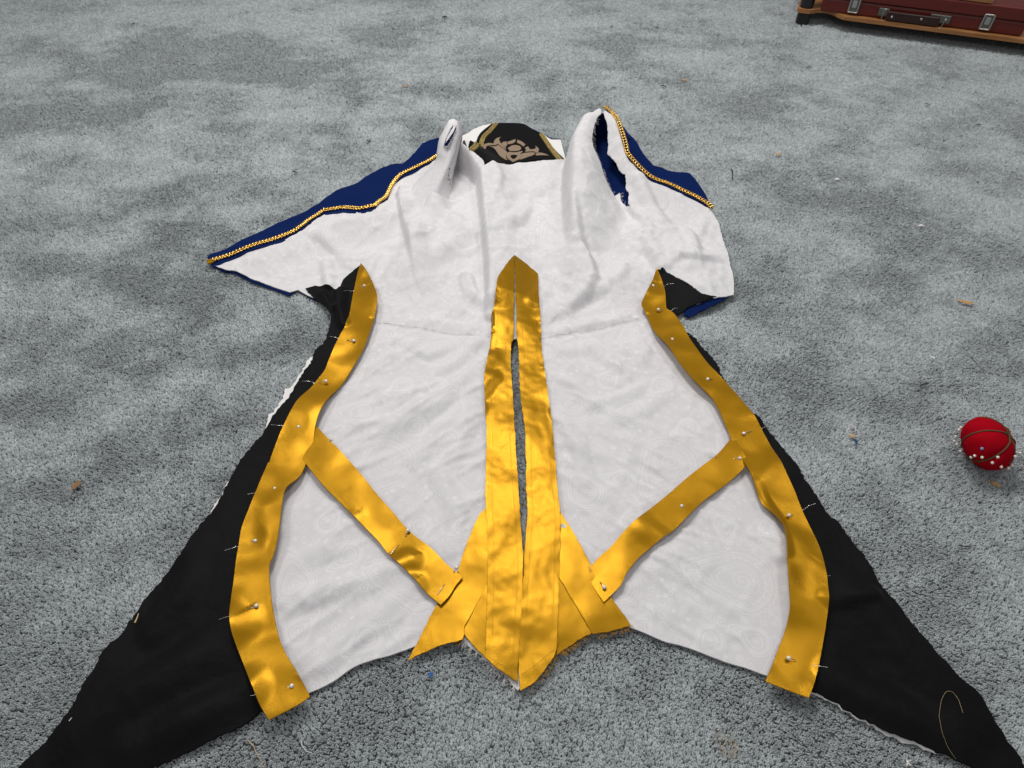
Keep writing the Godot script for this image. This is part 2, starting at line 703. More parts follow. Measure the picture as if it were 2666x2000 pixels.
# ------------------------------------------------------------------ trims
func on_cloth(p: Vector2, lie: Lie, extra := 0.0) -> Vector3:
	return Vector3(p.x, level(p.x, p.y, lie) + extra, p.y)

func resampled(p: PackedVector2Array, step: float) -> PackedVector2Array:
	var q := smoothed(p, 0.001, false)
	var out := PackedVector2Array([q[0]])
	var left := step
	for i in q.size() - 1:
		var d := q[i].distance_to(q[i + 1])
		var at := 0.0
		while d - at >= left:
			at += left
			out.append(q[i].lerp(q[i + 1], at / d))
			left = step
		left -= d - at
	return out

# three strands plaited along a line
func plait(line: PackedVector2Array, lie: Lie, parent: Node, wide: float, thick: float, pitch: float, m: Material, called: String, strands := 3) -> void:
	var c := resampled(line, 0.0008)
	for k in strands:
		var s := Soup.new()
		var path := PackedVector3Array()
		for i in c.size():
			var d := (c[mini(i + 1, c.size() - 1)] - c[maxi(i - 1, 0)]).normalized()
			var side := Vector2(-d.y, d.x)
			var t := TAU * (i * 0.0008 / pitch + float(k) / strands)
			var q := c[i] + side * sin(t) * wide
			var y := level(c[i].x, c[i].y, lie) + thick * (1.25 + 0.75 * sin(2.0 * t))
			path.append(Vector3(q.x, y, q.y))
		tube(s, path, thick, 6)
		part(called, s.mesh(), m, parent)

# fine stitches along a line, as short raised dashes
func stitches(line: PackedVector2Array, lie: Lie, s: Soup) -> void:
	var c := resampled(line, 0.0016)
	for i in range(0, c.size() - 1, 2):
		var path := PackedVector3Array()
		for k in 3:
			path.append(on_cloth(c[i].lerp(c[i + 1], k / 2.0), lie, 0.00005 + (0.00022 if k == 1 else 0.0)))
		tube(s, path, 0.00028, 4)

# loose threads standing out along a cut edge
func fray(s: Soup, line: PackedVector2Array, lie: Lie, reach: float, count: int, out: float) -> void:
	var c := resampled(line, 0.001)
	for n in count:
		var i := rng.randi_range(0, c.size() - 2)
		var d := (c[i + 1] - c[i]).normalized().rotated(out * PI / 2 + rng.randf_range(-0.7, 0.7))
		var l := reach * rng.randf_range(0.3, 1.0)
		var bend := rng.randf_range(-0.9, 0.9)
		var path := PackedVector3Array()
		var p := c[i]
		var y := level(p.x, p.y, lie) - 0.0006
		for k in 6:
			path.append(Vector3(p.x, maxf(0.001, level(p.x, p.y, lie) - 0.0005 + 0.0008 * sin(k * 0.6 + bend)), p.y))
			p += d * l / 5.0
			d = d.rotated(bend * 0.25)
		tube(s, path, 0.00022, 4, 0.6)

func scribble(s: Soup, at: Vector3, size: float, turns: int, r: float) -> void:
	var path := PackedVector3Array()
	var a := rng.randf() * TAU
	var p := at
	for i in turns * 10:
		a += rng.randf_range(-0.2, 0.75)
		var d := Vector3(cos(a), 0, sin(a)) * size * 0.16
		p += d
		var away := p - at
		p -= away * 0.12
		p.y = at.y + absf(sin(i * 0.37)) * size * 0.18
		path.append(p)
	tube(s, path, r, 4)

func tuft(s: Soup, at: Vector3, size: float, count: int, r: float) -> void:
	for i in count:
		var a := rng.randf() * TAU
		var path := PackedVector3Array()
		var d := Vector3(cos(a), rng.randf_range(0.0, 0.5), sin(a)) * size
		var e := Vector3(-sin(a), 0, cos(a)) * size * rng.randf_range(-0.4, 0.4)
		for k in 5:
			var t := k / 4.0
			path.append(at + d * (t - 0.3) + e * t * t)
		tube(s, path, r, 4)

# a curled flake: a small bent leaf-shaped sheet
func flake(at: Vector3, long: float, wide: float, turn: float, m: Material) -> MeshInstance3D:
	var s := Soup.new()
	for i in 7:
		var t := i / 6.0
		var w := wide * sin(PI * clampf(t * 0.92 + 0.04, 0, 1)) * (0.8 + 0.4 * rng.randf())
		for k in 3:
			var q := Vector3((t - 0.5) * long, 0.0012 * sin(t * PI) + absf(k - 1.0) * wide * 0.35, (k - 1.0) * w * 0.5)
			s.add(q.rotated(Vector3.UP, turn), Vector3.UP)
	for i in 6:
		for k in 2:
			var a := i * 3 + k
			s.quad(a, a + 1, a + 4, a + 3)
	var o := part("scrap", s.mesh(), m, self)
	o.position = at
	return o

# ------------------------------------------------------------------ pins
func pin(a: Array, lie_lift: float, label: String, group: String) -> void:
	var p := pts(a)
	var c := Lie.new(lie_lift, 0.0)
	var h := on_cloth(p[0], c, 0.0016)
	var o := thing("sewing_pin", label, "pin", h, group)
	var s := Soup.new()
	ball(s, Vector3.ZERO, Vector3.ONE * 0.0024, 10, 14)
	part("head", s.mesh(), M["pearl"], o)
	var t := Soup.new()
	var e0 := on_cloth(p[1], c, 0.0006) - h
	var e1 := on_cloth(p[2], c, 0.0004) - h
	var e2 := on_cloth(p[3], c, 0.0008) - h
	tube(t, PackedVector3Array([Vector3.ZERO, e0 * 0.5, e0, e0.lerp(e1, 0.15) - Vector3(0, 0.0035, 0), e0.lerp(e1, 0.85) - Vector3(0, 0.0035, 0), e1, e1.lerp(e2, 0.6), e2]), 0.00046, 6, 0.6)
	part("shaft", t.mesh(), M["steel"], o)

# ------------------------------------------------------------------ build
func _ready() -> void:
	rng.seed = 11
	# camera
	var cam := Camera3D.new()
	cam.name = "camera"
	cam.position = Vector3(0, 0.74, 0)
	cam.rotation_degrees = Vector3(-48, 0, 0)
	cam.fov = 56.8
	cam.near = 0.02
	cam.far = 30.0
	add_child(cam)
	cam.current = true
	# the room's own soft bounce
	var we := WorldEnvironment.new()
	we.name = "room_light"
	var env := Environment.new()
	env.background_mode = Environment.BG_COLOR
	env.background_color = Color(AMB_R, AMB_G, AMB_B).linear_to_srgb()
	env.background_energy_multiplier = 1.0
	env.tonemap_mode = Environment.TONE_MAPPER_LINEAR
	env.tonemap_exposure = 1.0
	env.sdfgi_enabled = true
	env.ssao_enabled = true
	env.ssil_enabled = true
	we.environment = env
	add_child(we)
	# the ceiling lamp: above, a little to one side and beyond the coat
	lamp("ceiling_lamp", Vector3(-0.15, 2.0, -1.7), Vector3(-0.05, 0, -0.8), Vector2(0.55, 0.55), 2.75, Color(1.0, 0.985, 0.965))
	lamp("added_side_light", Vector3(-1.35, 2.0, -1.35), Vector3(0, 0, -0.7), Vector2(0.4, 0.4), 1.15, Color(1.0, 0.985, 0.965))  # unseen pair of lights, added to spread highlights onto the side ribbons
	lamp("added_side_light_2", Vector3(1.25, 2.0, -1.35), Vector3(0, 0, -0.7), Vector2(0.4, 0.4), 0.85, Color(1.0, 0.985, 0.965))  # the other added light, weaker, on the opposite side
	# a second, weaker lamp behind the photographer
	lamp("room_lamp", Vector3(-0.5, 2.3, 1.3), Vector3(0, 0, -0.6), Vector2(0.5, 0.5), 0.9, Color(1.0, 0.97, 0.94))

	crumple.noise_type = FastNoiseLite.TYPE_SIMPLEX_SMOOTH
	crumple.fractal_type = FastNoiseLite.FRACTAL_RIDGED
	crumple.fractal_octaves = 3
	crumple.frequency = 9.0
	crumple.seed = 4
	soft.noise_type = FastNoiseLite.TYPE_SIMPLEX_SMOOTH
	soft.frequency = 34.0
	soft.fractal_octaves = 2
	soft.seed = 8
	sway.noise_type = FastNoiseLite.TYPE_SIMPLEX_SMOOTH
	sway.frequency = 9.0
	sway.fractal_octaves = 2
	sway.fractal_gain = 0.3
	sway.seed = 15
	patch.noise_type = FastNoiseLite.TYPE_SIMPLEX_SMOOTH
	patch.frequency = 3.8
	patch.fractal_octaves = 5
	patch.fractal_gain = 0.62
	patch.seed = 21
	make_materials()
	carpet()
	folds()
	coat()
	pin_all()
	pincushion()
	shelf_and_case()
	litter()

const AMB_R := 0.205
const AMB_G := 0.21
const AMB_B := 0.222

func lamp(called: String, at: Vector3, to: Vector3, size: Vector2, energy: float, col: Color) -> void:
	var l := AreaLight3D.new()
	l.name = called
	l.area_size = size
	l.light_energy = energy
	l.light_color = col
	l.area_range = 12.0
	l.shadow_enabled = true
	add_child(l)
	l.position = at
	l.look_at(to, Vector3.BACK)

func folds() -> void:
	relief.resize(NX * NZ)
	creases.resize(NX * NZ)
	for j in NZ:
		for i in NX:
			var x := X0 + i * CELL
			var z := Z0 + j * CELL
			relief[j * NX + i] = 0.0028
	fold([1193,-9486,32,1168,-9898,312,1171,-10523,572,1196,-11326,752,1256,-12028,842,1445,-12552,872,1701,-12783,867,1908,-12435,782,2013,-12038,632,2149,-11705,492,2478,-11336,302,2947,-11080,172,3513,-10651,52], 31, 90, 4, 1.7)
	fold([-939,-12217,532,-790,-12006,472,-539,-11579,372,-445,-10540,332,-335,-9286,302,-294,-8317,242,-302,-7982,112], 85, 15, 2, 2.6)
	fold([-4042,-9562,102,-3111,-10095,160,-2380,-10546,174], 70, 70)
	fold([2348,-10095,145,2789,-9157,174,2921,-8492,130], 75, 60)
	fold([-1817,-9059,87,-1360,-9562,145,-875,-10095,174], 80, 70)
	fold([559,-9666,58,1036,-9059,116,1637,-8866,116], 80, 70)
	fold([-1360,-10899,203,-1566,-10095,160,-1681,-9059,58], 34, 30)
	fold([-2047,-11271,130,-1896,-10534,188,-1679,-9660,130,-1453,-8659,20], 34, 11)
	fold([-1992,-9547,-58,-2127,-9145,-87,-2238,-8795,-44], 20, 20)
	fold([-696,-8899,87,-592,-8459,116,-327,-8232,58], 12, 22)
	fold([-3500,-9949,20,-3139,-9774,72,-2862,-9510,72,-2679,-9217,44], 26, 14)
	fold([-1503,-10961,44,-1075,-10451,72,-811,-9968,20], 22, 22)
	fold([-3054,-9289,58,-2888,-8659,102], 16, 14)
	fold([-983,-9660,44,-1371,-9289,58,-1368,-8693,20], 25, 25)
	fold([954,-10493,102,1055,-9736,160,1200,-9145,188,1239,-8761,160,1107,-8427,116,742,-8011,44], 18, 48)
	fold([2230,-9813,72,2324,-9289,130,2363,-9074,72], 24, 12)
	fold([2092,-10788,72,2237,-10348,87,2273,-9968,20], 26, 7)
	fold([2260,-11271,87,2407,-10831,130,2552,-10451,87,2651,-10126,20], 20, 22)
	fold([2497,-9074,44,2705,-9253,87,3026,-9271,72,3483,-9399,20], 20, 13)
	fold([3032,-10126,58,3070,-9660,102,2996,-9362,44], 14, 20)
	fold([3353,-10451,44,3208,-10047,58], 14, 14)
	fold([210,-11453,44,515,-11384,87,866,-11827,44], 14, 24)
	fold([-136,-9929,44,126,-10287,87,277,-10788,87,284,-11226,20], 24, 14)
	fold([-308,-11875,20,-199,-11499,72,-244,-10961,44], 10, 16)
	fold([506,-7887,20,923,-8232,72,1377,-8559,87,1772,-9003,58], 26, 18)
	fold([1398,-9362,-58,1593,-9003,-87,1479,-8727,-58], 24, 24)
	fold([324,-8200,44,505,-8526,58,604,-8864,44], 20, 20)
	fold([-2088,-7823,-16,-1663,-7732,-20,-1243,-7657,-20,-826,-7569,-20,-293,-7533,-16], 5, 3)
	fold([432,-7452,-16,803,-7569,-20,1305,-7687,-20,1734,-7838,-20,2038,-7930,-15], 3, 5)
	fold([-1687,-7961,15,-1155,-7869,44,-649,-7747,15], 12, 20)
	fold([560,-7628,20,1105,-7778,58,1706,-7961,20], 20, 12)
	fold([-363,-7055,44,-775,-6601,102,-1215,-6124,102,-1500,-5838,72,-1890,-5632,20], 28, 18)
	fold([-334,-6653,44,-830,-5909,72,-1197,-5300,44], 24, 20)
	fold([-1674,-7452,20,-1204,-7167,58,-757,-7423,20], 20, 14)
	fold([-1901,-5838,20,-1515,-5980,58,-1248,-6296,44], 15, 20)
	fold([-495,-7452,44,-835,-7001,44,-1286,-6732,10], 16, 20)
	fold([-470,-6100,44,-718,-5519,58,-781,-5088,20], 18, 22)
	fold([-1179,-3883,44,-1570,-3680,87,-2055,-3526,87,-2422,-3441,44], 22, 18)
	fold([-1126,-3570,44,-1594,-3130,72,-2011,-2740,44], 24, 20)
	fold([-1885,-4410,20,-2152,-4070,58,-2515,-3883,20], 22, 16)
	fold([-932,-5087,44,-675,-4579,58,-690,-4061,20], 18, 18)
	fold([511,-6811,20,868,-6575,58,1111,-6246,20], 20, 14)
	fold([614,-6028,44,824,-5542,72,929,-5005,20], 22, 16)
	fold([748,-7279,20,1195,-7336,58,1619,-6785,20], 18, 20)
	fold([1054,-6234,20,1539,-6396,58,1914,-6653,20], 12, 22)
	fold([1794,-7452,20,1927,-7223,58,1840,-7001,20], 16, 16)
	fold([1306,-5932,20,1774,-6148,44,2157,-6472,20], 22, 18)
	fold([1421,-4376,20,1802,-4014,44,2224,-4014,20], 24, 24)
	fold([2940,-4841,20,3073,-4376,58,3056,-3967,44], 14, 14)
	fold([-2978,-3110,58,-3338,-2759,130,-3775,-2395,130,-4130,-2054,72], 42, 30)
	fold([-2600,-2448,44,-3162,-2188,116,-3606,-1926,87], 30, 30)
	fold([-3636,-4070,20,-3601,-3614,72,-3798,-3110,58], 28, 22)
	fold([-2672,-8539,87,-2640,-8118,130,-2514,-7747,72], 14, 12)
	fold([-2981,-8506,44,-2763,-8118,72,-2820,-7961,44], 10, 10)
	fold([3562,-3694,20,3922,-3307,72,4152,-2715,72,4394,-2181,44], 35, 28)
	fold([3411,-3390,20,3940,-3475,58], 16, 12)
	fold([3248,-2531,44,3727,-2318,87,4222,-1983,44], 30, 24)
	for j in NZ:
		for i in NX:
			var x := X0 + i * CELL
			var z := Z0 + j * CELL
			var n := crumple.get_noise_2d(x * 1.0 + 0.3 * z, z * 0.8)
			var k := j * NX + i
			relief[k] = maxf(relief[k], 0.0016)
			creases[k] = 0.0032 * (n - 0.8)
			# longer drag lines, running out and down on each half of the skirt
			var sx := -0.8 if x < 0.0 else 0.8
			var along := x * sx + z * 0.6
			var across := x * 0.6 - z * sx
			var low := smoothstep(-0.82, -0.68, z)
			var m := crumple.get_noise_2d(across * 1.9 + 3.0, along * 0.45 + (5.0 if x < 0.0 else 9.0))
			creases[k] += low * 0.0034 * (m - 0.8) + (1.0 - low) * 0.0016 * (crumple.get_noise_2d(x * 2.6 + 8.0, z * 1.7 - x) - 0.8)
			creases[k] = maxf(creases[k], -0.0038)
	# short sharp creases left from how the coat was folded and dragged
	var smooth := relief.duplicate()
	relief.fill(0.0)
	var r := RandomNumberGenerator.new()
	r.seed = 303
	for i in 190:
		var x := r.randf_range(-0.30, 0.33)
		var z := r.randf_range(-1.12, -0.36)
		var low := z > -0.76
		var a := r.randf_range(0.35, 0.85) if low else r.randf_range(0.2, 1.5)
		var d := Vector2(cos(a) * (1.0 if x > 0.0 else -1.0), sin(a)) * r.randf_range(0.025, 0.075)
		var b := d.rotated(r.randf_range(-0.35, 0.35))
		var am := r.randf_range(0.0010, 0.0026)
		var q := []
		for v in [Vector3(x - d.x, z - d.y, 0.0002), Vector3(x, z, am), Vector3(x + b.x, z + b.y, 0.0002)]:
			q.append_array([v.x * 10000.0, v.y * 10000.0, v.z * 10000.0])
		var wide := r.randf_range(9, 20)
		fold(q, 4.5 if r.randf() < 0.5 else wide, wide if r.randf() < 0.75 else 4.5)
	for k in NX * NZ:
		creases[k] += minf(relief[k], 0.0030)
	relief = smooth

var rib_l := [-2448,-9156,-2462,-8863,-2455,-8434,-2455,-8081,-2455,-7723,-2516,-7418,-2575,-7051,-2611,-6807,-2694,-6623,-2770,-6418,-2871,-6169,-2924,-5976,-2970,-5766,-3001,-5494,-3020,-5191,-3035,-5186,-3072,-4856,-3098,-4593,-3132,-4292,-3105,-3981,-3076,-3707,-3026,-3404,-2922,-3072,-2822,-2872,-2706,-2690,-2545,-2458,-2442,-2294,-2324,-2161,-2102,-2297,-1990,-2393,-2046,-2472,-2171,-2635,-2323,-2822,-2441,-3016,-2544,-3258,-2631,-3510,-2701,-3775,-2680,-3911,-2675,-4122,-2690,-4341,-2723,-4593,-2723,-4802,-2638,-4937,-2592,-5046,-2567,-5271,-2560,-5319,-2548,-5539,-2559,-5789,-2533,-6048,-2464,-6292,-2366,-6494,-2284,-6701,-2192,-6996,-2116,-7303,-2069,-7712,-2050,-8049,-2072,-8304,-2158,-8560,-2290,-8880]
var rib_r := [2314,-8989,2232,-8744,2125,-8493,2008,-8240,1971,-8112,2031,-7905,2092,-7593,2210,-7275,2334,-6915,2506,-6545,2688,-6292,2743,-6096,2784,-5835,2814,-5629,2847,-5406,2920,-5092,2940,-4804,2975,-4587,3084,-4425,3156,-4295,3124,-4096,3059,-3811,3011,-3546,2976,-3333,2928,-3189,2848,-3029,2722,-2834,2628,-2684,2528,-2537,2717,-2448,2895,-2363,2955,-2448,3022,-2555,3120,-2738,3215,-2931,3302,-3128,3379,-3329,3433,-3543,3474,-3759,3498,-3971,3487,-4185,3448,-4431,3414,-4713,3373,-4981,3333,-5232,3166,-6000,3063,-6292,2936,-6597,2760,-6887,2652,-7162,2575,-7418,2500,-7712,2434,-7956,2347,-8081,2366,-8431,2354,-8749]
var black_l := [-2774,-8033,-2753,-8009,-2723,-7799,-2729,-7649,-2775,-7385,-2870,-7242,-2874,-7047,-2945,-6803,-3009,-6541,-3063,-6338,-3184,-6116,-3256,-5783,-3354,-5511,-3449,-5236,-3503,-4998,-3563,-4637,-3645,-4419,-3709,-4232,-3754,-4035,-3831,-3866,-3902,-3696,-3999,-3499,-4036,-3370,-4093,-3194,-4136,-3042,-4233,-2885,-4250,-2732,-4309,-2546,-4317,-2385,-4347,-2280,-4420,-2109,-4500,-1946,-4590,-1816,-4638,-1660,-4233,-1675,-3556,-1731,-3207,-1854,-3008,-1946,-2791,-2058,-2634,-2142,-2468,-2285,-2321,-2349,-2443,-2578,-2632,-2885,-2781,-3211,-2897,-3652,-2924,-4113,-2954,-4611,-2915,-5039,-2837,-5185,-2821,-5444,-2772,-5830,-2698,-6213,-2520,-6723,-2371,-7271,-2285,-7952,-2355,-8140]
var gusset_l := [-2474,-9179,-2573,-9035,-2664,-8896,-2703,-8725,-2703,-8535,-2827,-8589,-2938,-8627,-3116,-8684,-3258,-8623,-3142,-8474,-3020,-8343,-2867,-8172,-2773,-8029,-2527,-7961,-2336,-8166,-2376,-8757]
var black_r := [2487,-7769,2569,-7634,2691,-7501,2778,-7299,2868,-7130,2930,-6938,2952,-6750,3044,-6438,3174,-6164,3275,-6031,3320,-5947,3338,-5830,3560,-5311,3608,-5141,3662,-4919,3722,-4732,3795,-4524,3895,-4348,3942,-4152,4016,-3985,4051,-3778,4084,-3575,4182,-3400,4254,-3169,4335,-2969,4412,-2776,4508,-2591,4616,-2485,4673,-2360,4692,-2204,4743,-2036,4798,-1890,4808,-1794,4866,-1639,4884,-1504,4676,-1564,4473,-1678,4293,-1780,4189,-1838,4030,-1918,3882,-1985,3716,-2053,3549,-2137,3352,-2255,3185,-2374,3000,-2485,2814,-2558,2949,-2781,3112,-3095,3222,-3384,3301,-3778,3366,-4249,3265,-4706,3144,-5141,3095,-5807,2988,-6263,2781,-6671,2523,-7102,2335,-7589]
var gusset_r := [2390,-8999,2413,-8994,2511,-8870,2688,-8626,2866,-8412,3023,-8321,3144,-8315,2926,-8225,2709,-8153,2619,-8090,2500,-7993,2368,-8103,2262,-8262,2326,-8743]
var lining_r := [2626,-8129,2842,-8198,3137,-8323,3467,-8491,3297,-8335,3093,-8184,2915,-8103,2826,-8058,2691,-7985,2627,-8050]
var facing_l := [-2719,-7825,-2732,-7659,-2799,-7395,-2928,-7112,-2973,-6933,-3040,-6680,-3084,-6563,-3148,-6550,-3136,-6447,-3174,-6271,-3215,-6119,-3286,-6100,-3267,-5979,-3260,-5791,-3078,-5791,-2996,-6100,-2898,-6550,-2778,-6947,-2635,-7511]
var facing_l2 := [-3477,-5019,-3546,-4977,-3551,-4828,-3597,-4669,-3628,-4540,-3658,-4413,-3482,-4413,-3311,-4775]
var facing_r := [3011,-2516,3193,-2394,3360,-2274,3560,-2164,3725,-2071,3890,-2002,4038,-1935,4049,-1902,3882,-1967,3714,-2036,3550,-2128,3352,-2243,3186,-2364,3000,-2474]
var skirt_l := [-2249,-7884,-2100,-7866,-1672,-7776,-1250,-7700,-831,-7611,-293,-7530,-158,-7455,-135,-7150,-190,-6763,-165,-6258,-142,-5779,-134,-5034,-102,-4736,-94,-3760,-125,-2844,-278,-2816,-396,-2922,-496,-3000,-554,-3000,-787,-3000,-1014,-2932,-1088,-2902,-1346,-2806,-1583,-2730,-1820,-2564,-2042,-2455,-2051,-2462,-2432,-2566,-2619,-2871,-2768,-3196,-2883,-3634,-2910,-4093,-2940,-4589,-2901,-5015,-2823,-5160,-2807,-5418,-2759,-5802,-2685,-6184,-2508,-6691,-2359,-7236,-2274,-7914]
var skirt_r := [270,-7489,434,-7492,807,-7602,1312,-7727,1743,-7877,2049,-7973,2180,-8007,2324,-7553,2511,-7068,2768,-6639,2974,-6233,3080,-5779,3129,-5116,3250,-4683,3350,-4229,3285,-3760,3207,-3368,3098,-3080,2935,-2768,2597,-2628,2372,-2712,2194,-2768,1964,-2864,1765,-2941,1579,-2990,1396,-3080,1265,-3130,1171,-3161,849,-3070,650,-3000,459,-2854,298,-2922,320,-3760,369,-4736,365,-5229,344,-5551,303,-6135,258,-6771,244,-7152]
var placket_l := [38,-9165,-104,-8831,-220,-8562,-226,-8499,-257,-8163,-277,-7970,-308,-7911,-306,-7616,-309,-7374,-342,-7076,-381,-6698,-369,-6356,-350,-6027,-329,-5683,-329,-5306,-327,-5261,-324,-4846,-310,-4557,-280,-4208,-269,-3742,-270,-3310,-272,-2986,-276,-2793,-123,-2661,53,-2551,66,-2812,87,-3105,110,-3522,126,-3878,116,-4112,97,-4456,78,-4846,57,-5261,48,-5414,32,-5867,14,-6277,-5,-6607,-15,-6926,-12,-7308,21,-7411,25,-7854,34,-8309,41,-9103]
var placket_r := [50,-9158,54,-8318,67,-7979,70,-7542,85,-7338,103,-7007,101,-6607,118,-6352,134,-6106,159,-5867,175,-5637,171,-5306,181,-5261,169,-4900,186,-4532,160,-4208,140,-3971,133,-3742,110,-3522,87,-3105,69,-2812,73,-2570,82,-2461,156,-2497,250,-2570,367,-2717,456,-2860,482,-3105,512,-3522,546,-3971,568,-4456,552,-4846,546,-5261,544,-5220,535,-5525,525,-5866,508,-6179,481,-6479,461,-6779,440,-7035,424,-7315,428,-7687,422,-8057,409,-8429,418,-8905,228,-9052]
var gore_l_out := [-305,-4593,-406,-4440,-541,-4025,-630,-3705,-830,-3337,-929,-3091,-993,-2933,-1064,-2770,-890,-2856,-704,-2933,-590,-2953,-518,-2982,-497,-3052,-509,-3102,-267,-3627,-218,-3750,-231,-4465]
var gore_l_in := [-239,-3755,-278,-3621,-510,-3106,-497,-3036,-396,-2918,-273,-2799,-202,-2841,-194,-3534]
var gore_l_tab := [-540,-3078,-592,-2959,-601,-2934,-553,-2959,-514,-3018,-505,-3078]
var gore_r_out := [575,-4541,721,-4241,885,-3840,1077,-3443,1214,-3213,1260,-3136,1042,-3071,845,-3042,820,-3091,524,-3683,464,-3750,492,-4465]
var gore_r_in := [495,-3732,524,-3688,821,-3096,847,-3056,686,-2976,566,-2898,458,-2831,411,-2860,440,-3643]
var point_lining := [-510,-3044,-477,-2965,-397,-2897,-298,-2816,-201,-2725,-86,-2650,-29,-2576,46,-2494,102,-2512,253,-2613,371,-2762,463,-2916,378,-2975,67,-2936,-204,-2936,-402,-3035]
var cross_l := [-2609,-5839,-2537,-5774,-2348,-5570,-2155,-5371,-1965,-5156,-1841,-5009,-1624,-4739,-1394,-4481,-1173,-4233,-920,-4018,-717,-3810,-545,-3675,-621,-3565,-676,-3457,-765,-3345,-941,-3498,-1119,-3687,-1346,-3895,-1548,-4136,-1793,-4373,-2055,-4635,-2324,-4900,-2559,-5176,-2641,-5272,-2634,-5371]
var cross_r := [825,-3742,972,-3901,1131,-4041,1276,-4208,1417,-4343,1640,-4532,1890,-4739,2154,-4981,2423,-5204,2614,-5362,2827,-5603,2869,-5610,2947,-5230,2865,-5114,2615,-4900,2300,-4661,2088,-4456,1908,-4282,1637,-4071,1431,-3901,1262,-3697,1189,-3565,989,-3373,902,-3543]
var braid_l := [-4915,-9314,-4505,-9531,-3961,-9757,-3639,-10016,-3510,-10384,-3339,-10727,-3020,-10768,-2672,-10546,-2390,-10629,-2282,-11181,-2223,-11551,-2103,-11881,-1864,-12124,-1618,-12372,-1459,-12580]
var braid_r := [1725,-12807,1801,-12795,1899,-12680,1974,-12424,2062,-12033,2094,-11789,2159,-11681,2253,-11564,2348,-11466,2458,-11372,2596,-11291,2767,-11255,2937,-11200,3097,-11102,3260,-11020,3388,-10921,3487,-10827,3547,-10717]
var sleeve_l := [-4868,-9227,-4483,-9447,-3940,-9666,-3614,-9909,-3470,-10226,-3310,-10594,-2979,-10583,-2653,-10435,-2376,-10530,-2258,-11022,-2212,-11450,-2092,-11776,-1854,-12016,-1610,-12262,-1463,-12598,-1534,-12248,-1840,-11584,-2007,-11151,-1882,-10504,-1895,-10132,-2149,-9712,-2459,-9174,-2578,-8949,-2646,-8812,-2672,-8464,-2930,-8589,-3242,-8575,-3058,-8403,-3180,-8475,-3382,-8618,-3503,-8568,-3746,-8675,-4170,-8881,-4514,-9090,-4627,-9091,-4787,-9180]
var band_l := [-5035,-9410,-5027,-9502,-4784,-9633,-4513,-9952,-4209,-10278,-3801,-10650,-3515,-10971,-3209,-11395,-2910,-11625,-2742,-11909,-2313,-12301,-2104,-12351,-1922,-12707,-1789,-13077,-1482,-13267,-1404,-13026,-1381,-12451,-1512,-12341,-1611,-12241,-1856,-11996,-2095,-11757,-2215,-11431,-2257,-10986,-2379,-10507,-2655,-10406,-2975,-10532,-3312,-10568,-3470,-10192,-3616,-9875,-3942,-9634,-4487,-9418,-4888,-9174]
var lining_l := [-4980,-9330,-4604,-9392,-3849,-9115,-2897,-8886,-2815,-8344,-3012,-8359,-3408,-8636,-3512,-8503,-3747,-8630,-4171,-8834,-4520,-9060,-4710,-9096]
var lining_tip := [-1807,-13122,-1785,-13187,-1664,-13246,-1525,-13268,-1626,-13122,-1731,-13041]
var bodice := [-1534,-12248,-1463,-12598,-1271,-12283,-1054,-12267,-924,-12169,-792,-12047,-545,-11789,-504,-11656,-122,-12207,29,-12294,272,-12384,486,-12430,870,-12482,1030,-12476,1070,-12316,1253,-12631,1510,-12671,1620,-12837,1666,-12782,1665,-12667,1591,-12547,1562,-12457,1509,-12288,1472,-12101,1462,-11958,1480,-11758,1581,-11606,1660,-11385,1742,-11219,1816,-11080,1943,-11117,1961,-10958,2021,-10831,2096,-10727,2134,-10530,2191,-10089,2254,-9501,2311,-9094,2340,-9009,2294,-8872,2193,-8423,2180,-8007,2049,-7973,1743,-7877,1312,-7727,807,-7602,434,-7492,270,-7487,-138,-7456,-293,-7530,-831,-7611,-1250,-7700,-1672,-7776,-2100,-7866,-2249,-7884,-2308,-8455,-2373,-8942,-2465,-9196,-2459,-9174,-2149,-9712,-1895,-10132,-1882,-10504,-2007,-11151,-1840,-11584]
var sleeve_r := [1739,-12782,1814,-12758,1896,-12692,1959,-12446,2048,-12041,2072,-11745,2136,-11631,2230,-11519,2321,-11405,2433,-11323,2569,-11232,2753,-11192,2921,-11132,3081,-11035,3241,-10946,3369,-10851,3470,-10763,3533,-10674,3581,-10374,3588,-10012,3586,-9524,3573,-9126,3557,-8877,3459,-8440,3122,-8293,2996,-8325,2865,-8443,2689,-8672,2510,-8902,2408,-8974,2349,-9013,2340,-9009,2311,-9094,2254,-9501,2191,-10089,2134,-10530,2096,-10727,2069,-10860,2092,-11047,2055,-11128,2059,-11301,2049,-11415,1955,-11507,1895,-11658,1831,-11773,1754,-11912,1779,-12033,1771,-12186,1783,-12325,1770,-12469,1724,-12654]
var band_r := [1722,-12852,1817,-12810,1919,-12723,2219,-13983,2303,-13689,2384,-13403,2483,-13155,2533,-12912,2606,-12617,2718,-12244,2854,-12188,3059,-12050,3277,-12008,3375,-11967,3462,-11697,3528,-11409,3559,-11103,3564,-10753,3470,-10760,3370,-10848,3240,-10940,3080,-11027,2920,-11125,2752,-11184,2567,-11224,2431,-11315,2318,-11390,2228,-11511,2134,-11621,2069,-11736,2030,-12005,1940,-12409,1883,-12654,1803,-12723]
var hole := [1668,-12698,1594,-12572,1565,-12481,1512,-12317,1475,-12126,1465,-11983,1484,-11790,1585,-11639,1665,-11419,1748,-11255,1831,-11171,1945,-11134,1965,-10977,2025,-10851,2069,-10860,2095,-11064,2058,-11144,2062,-11317,2052,-11431,1958,-11522,1897,-11674,1833,-11789,1756,-11928,1782,-12050,1774,-12203,1785,-12342,1773,-12487,1727,-12677]
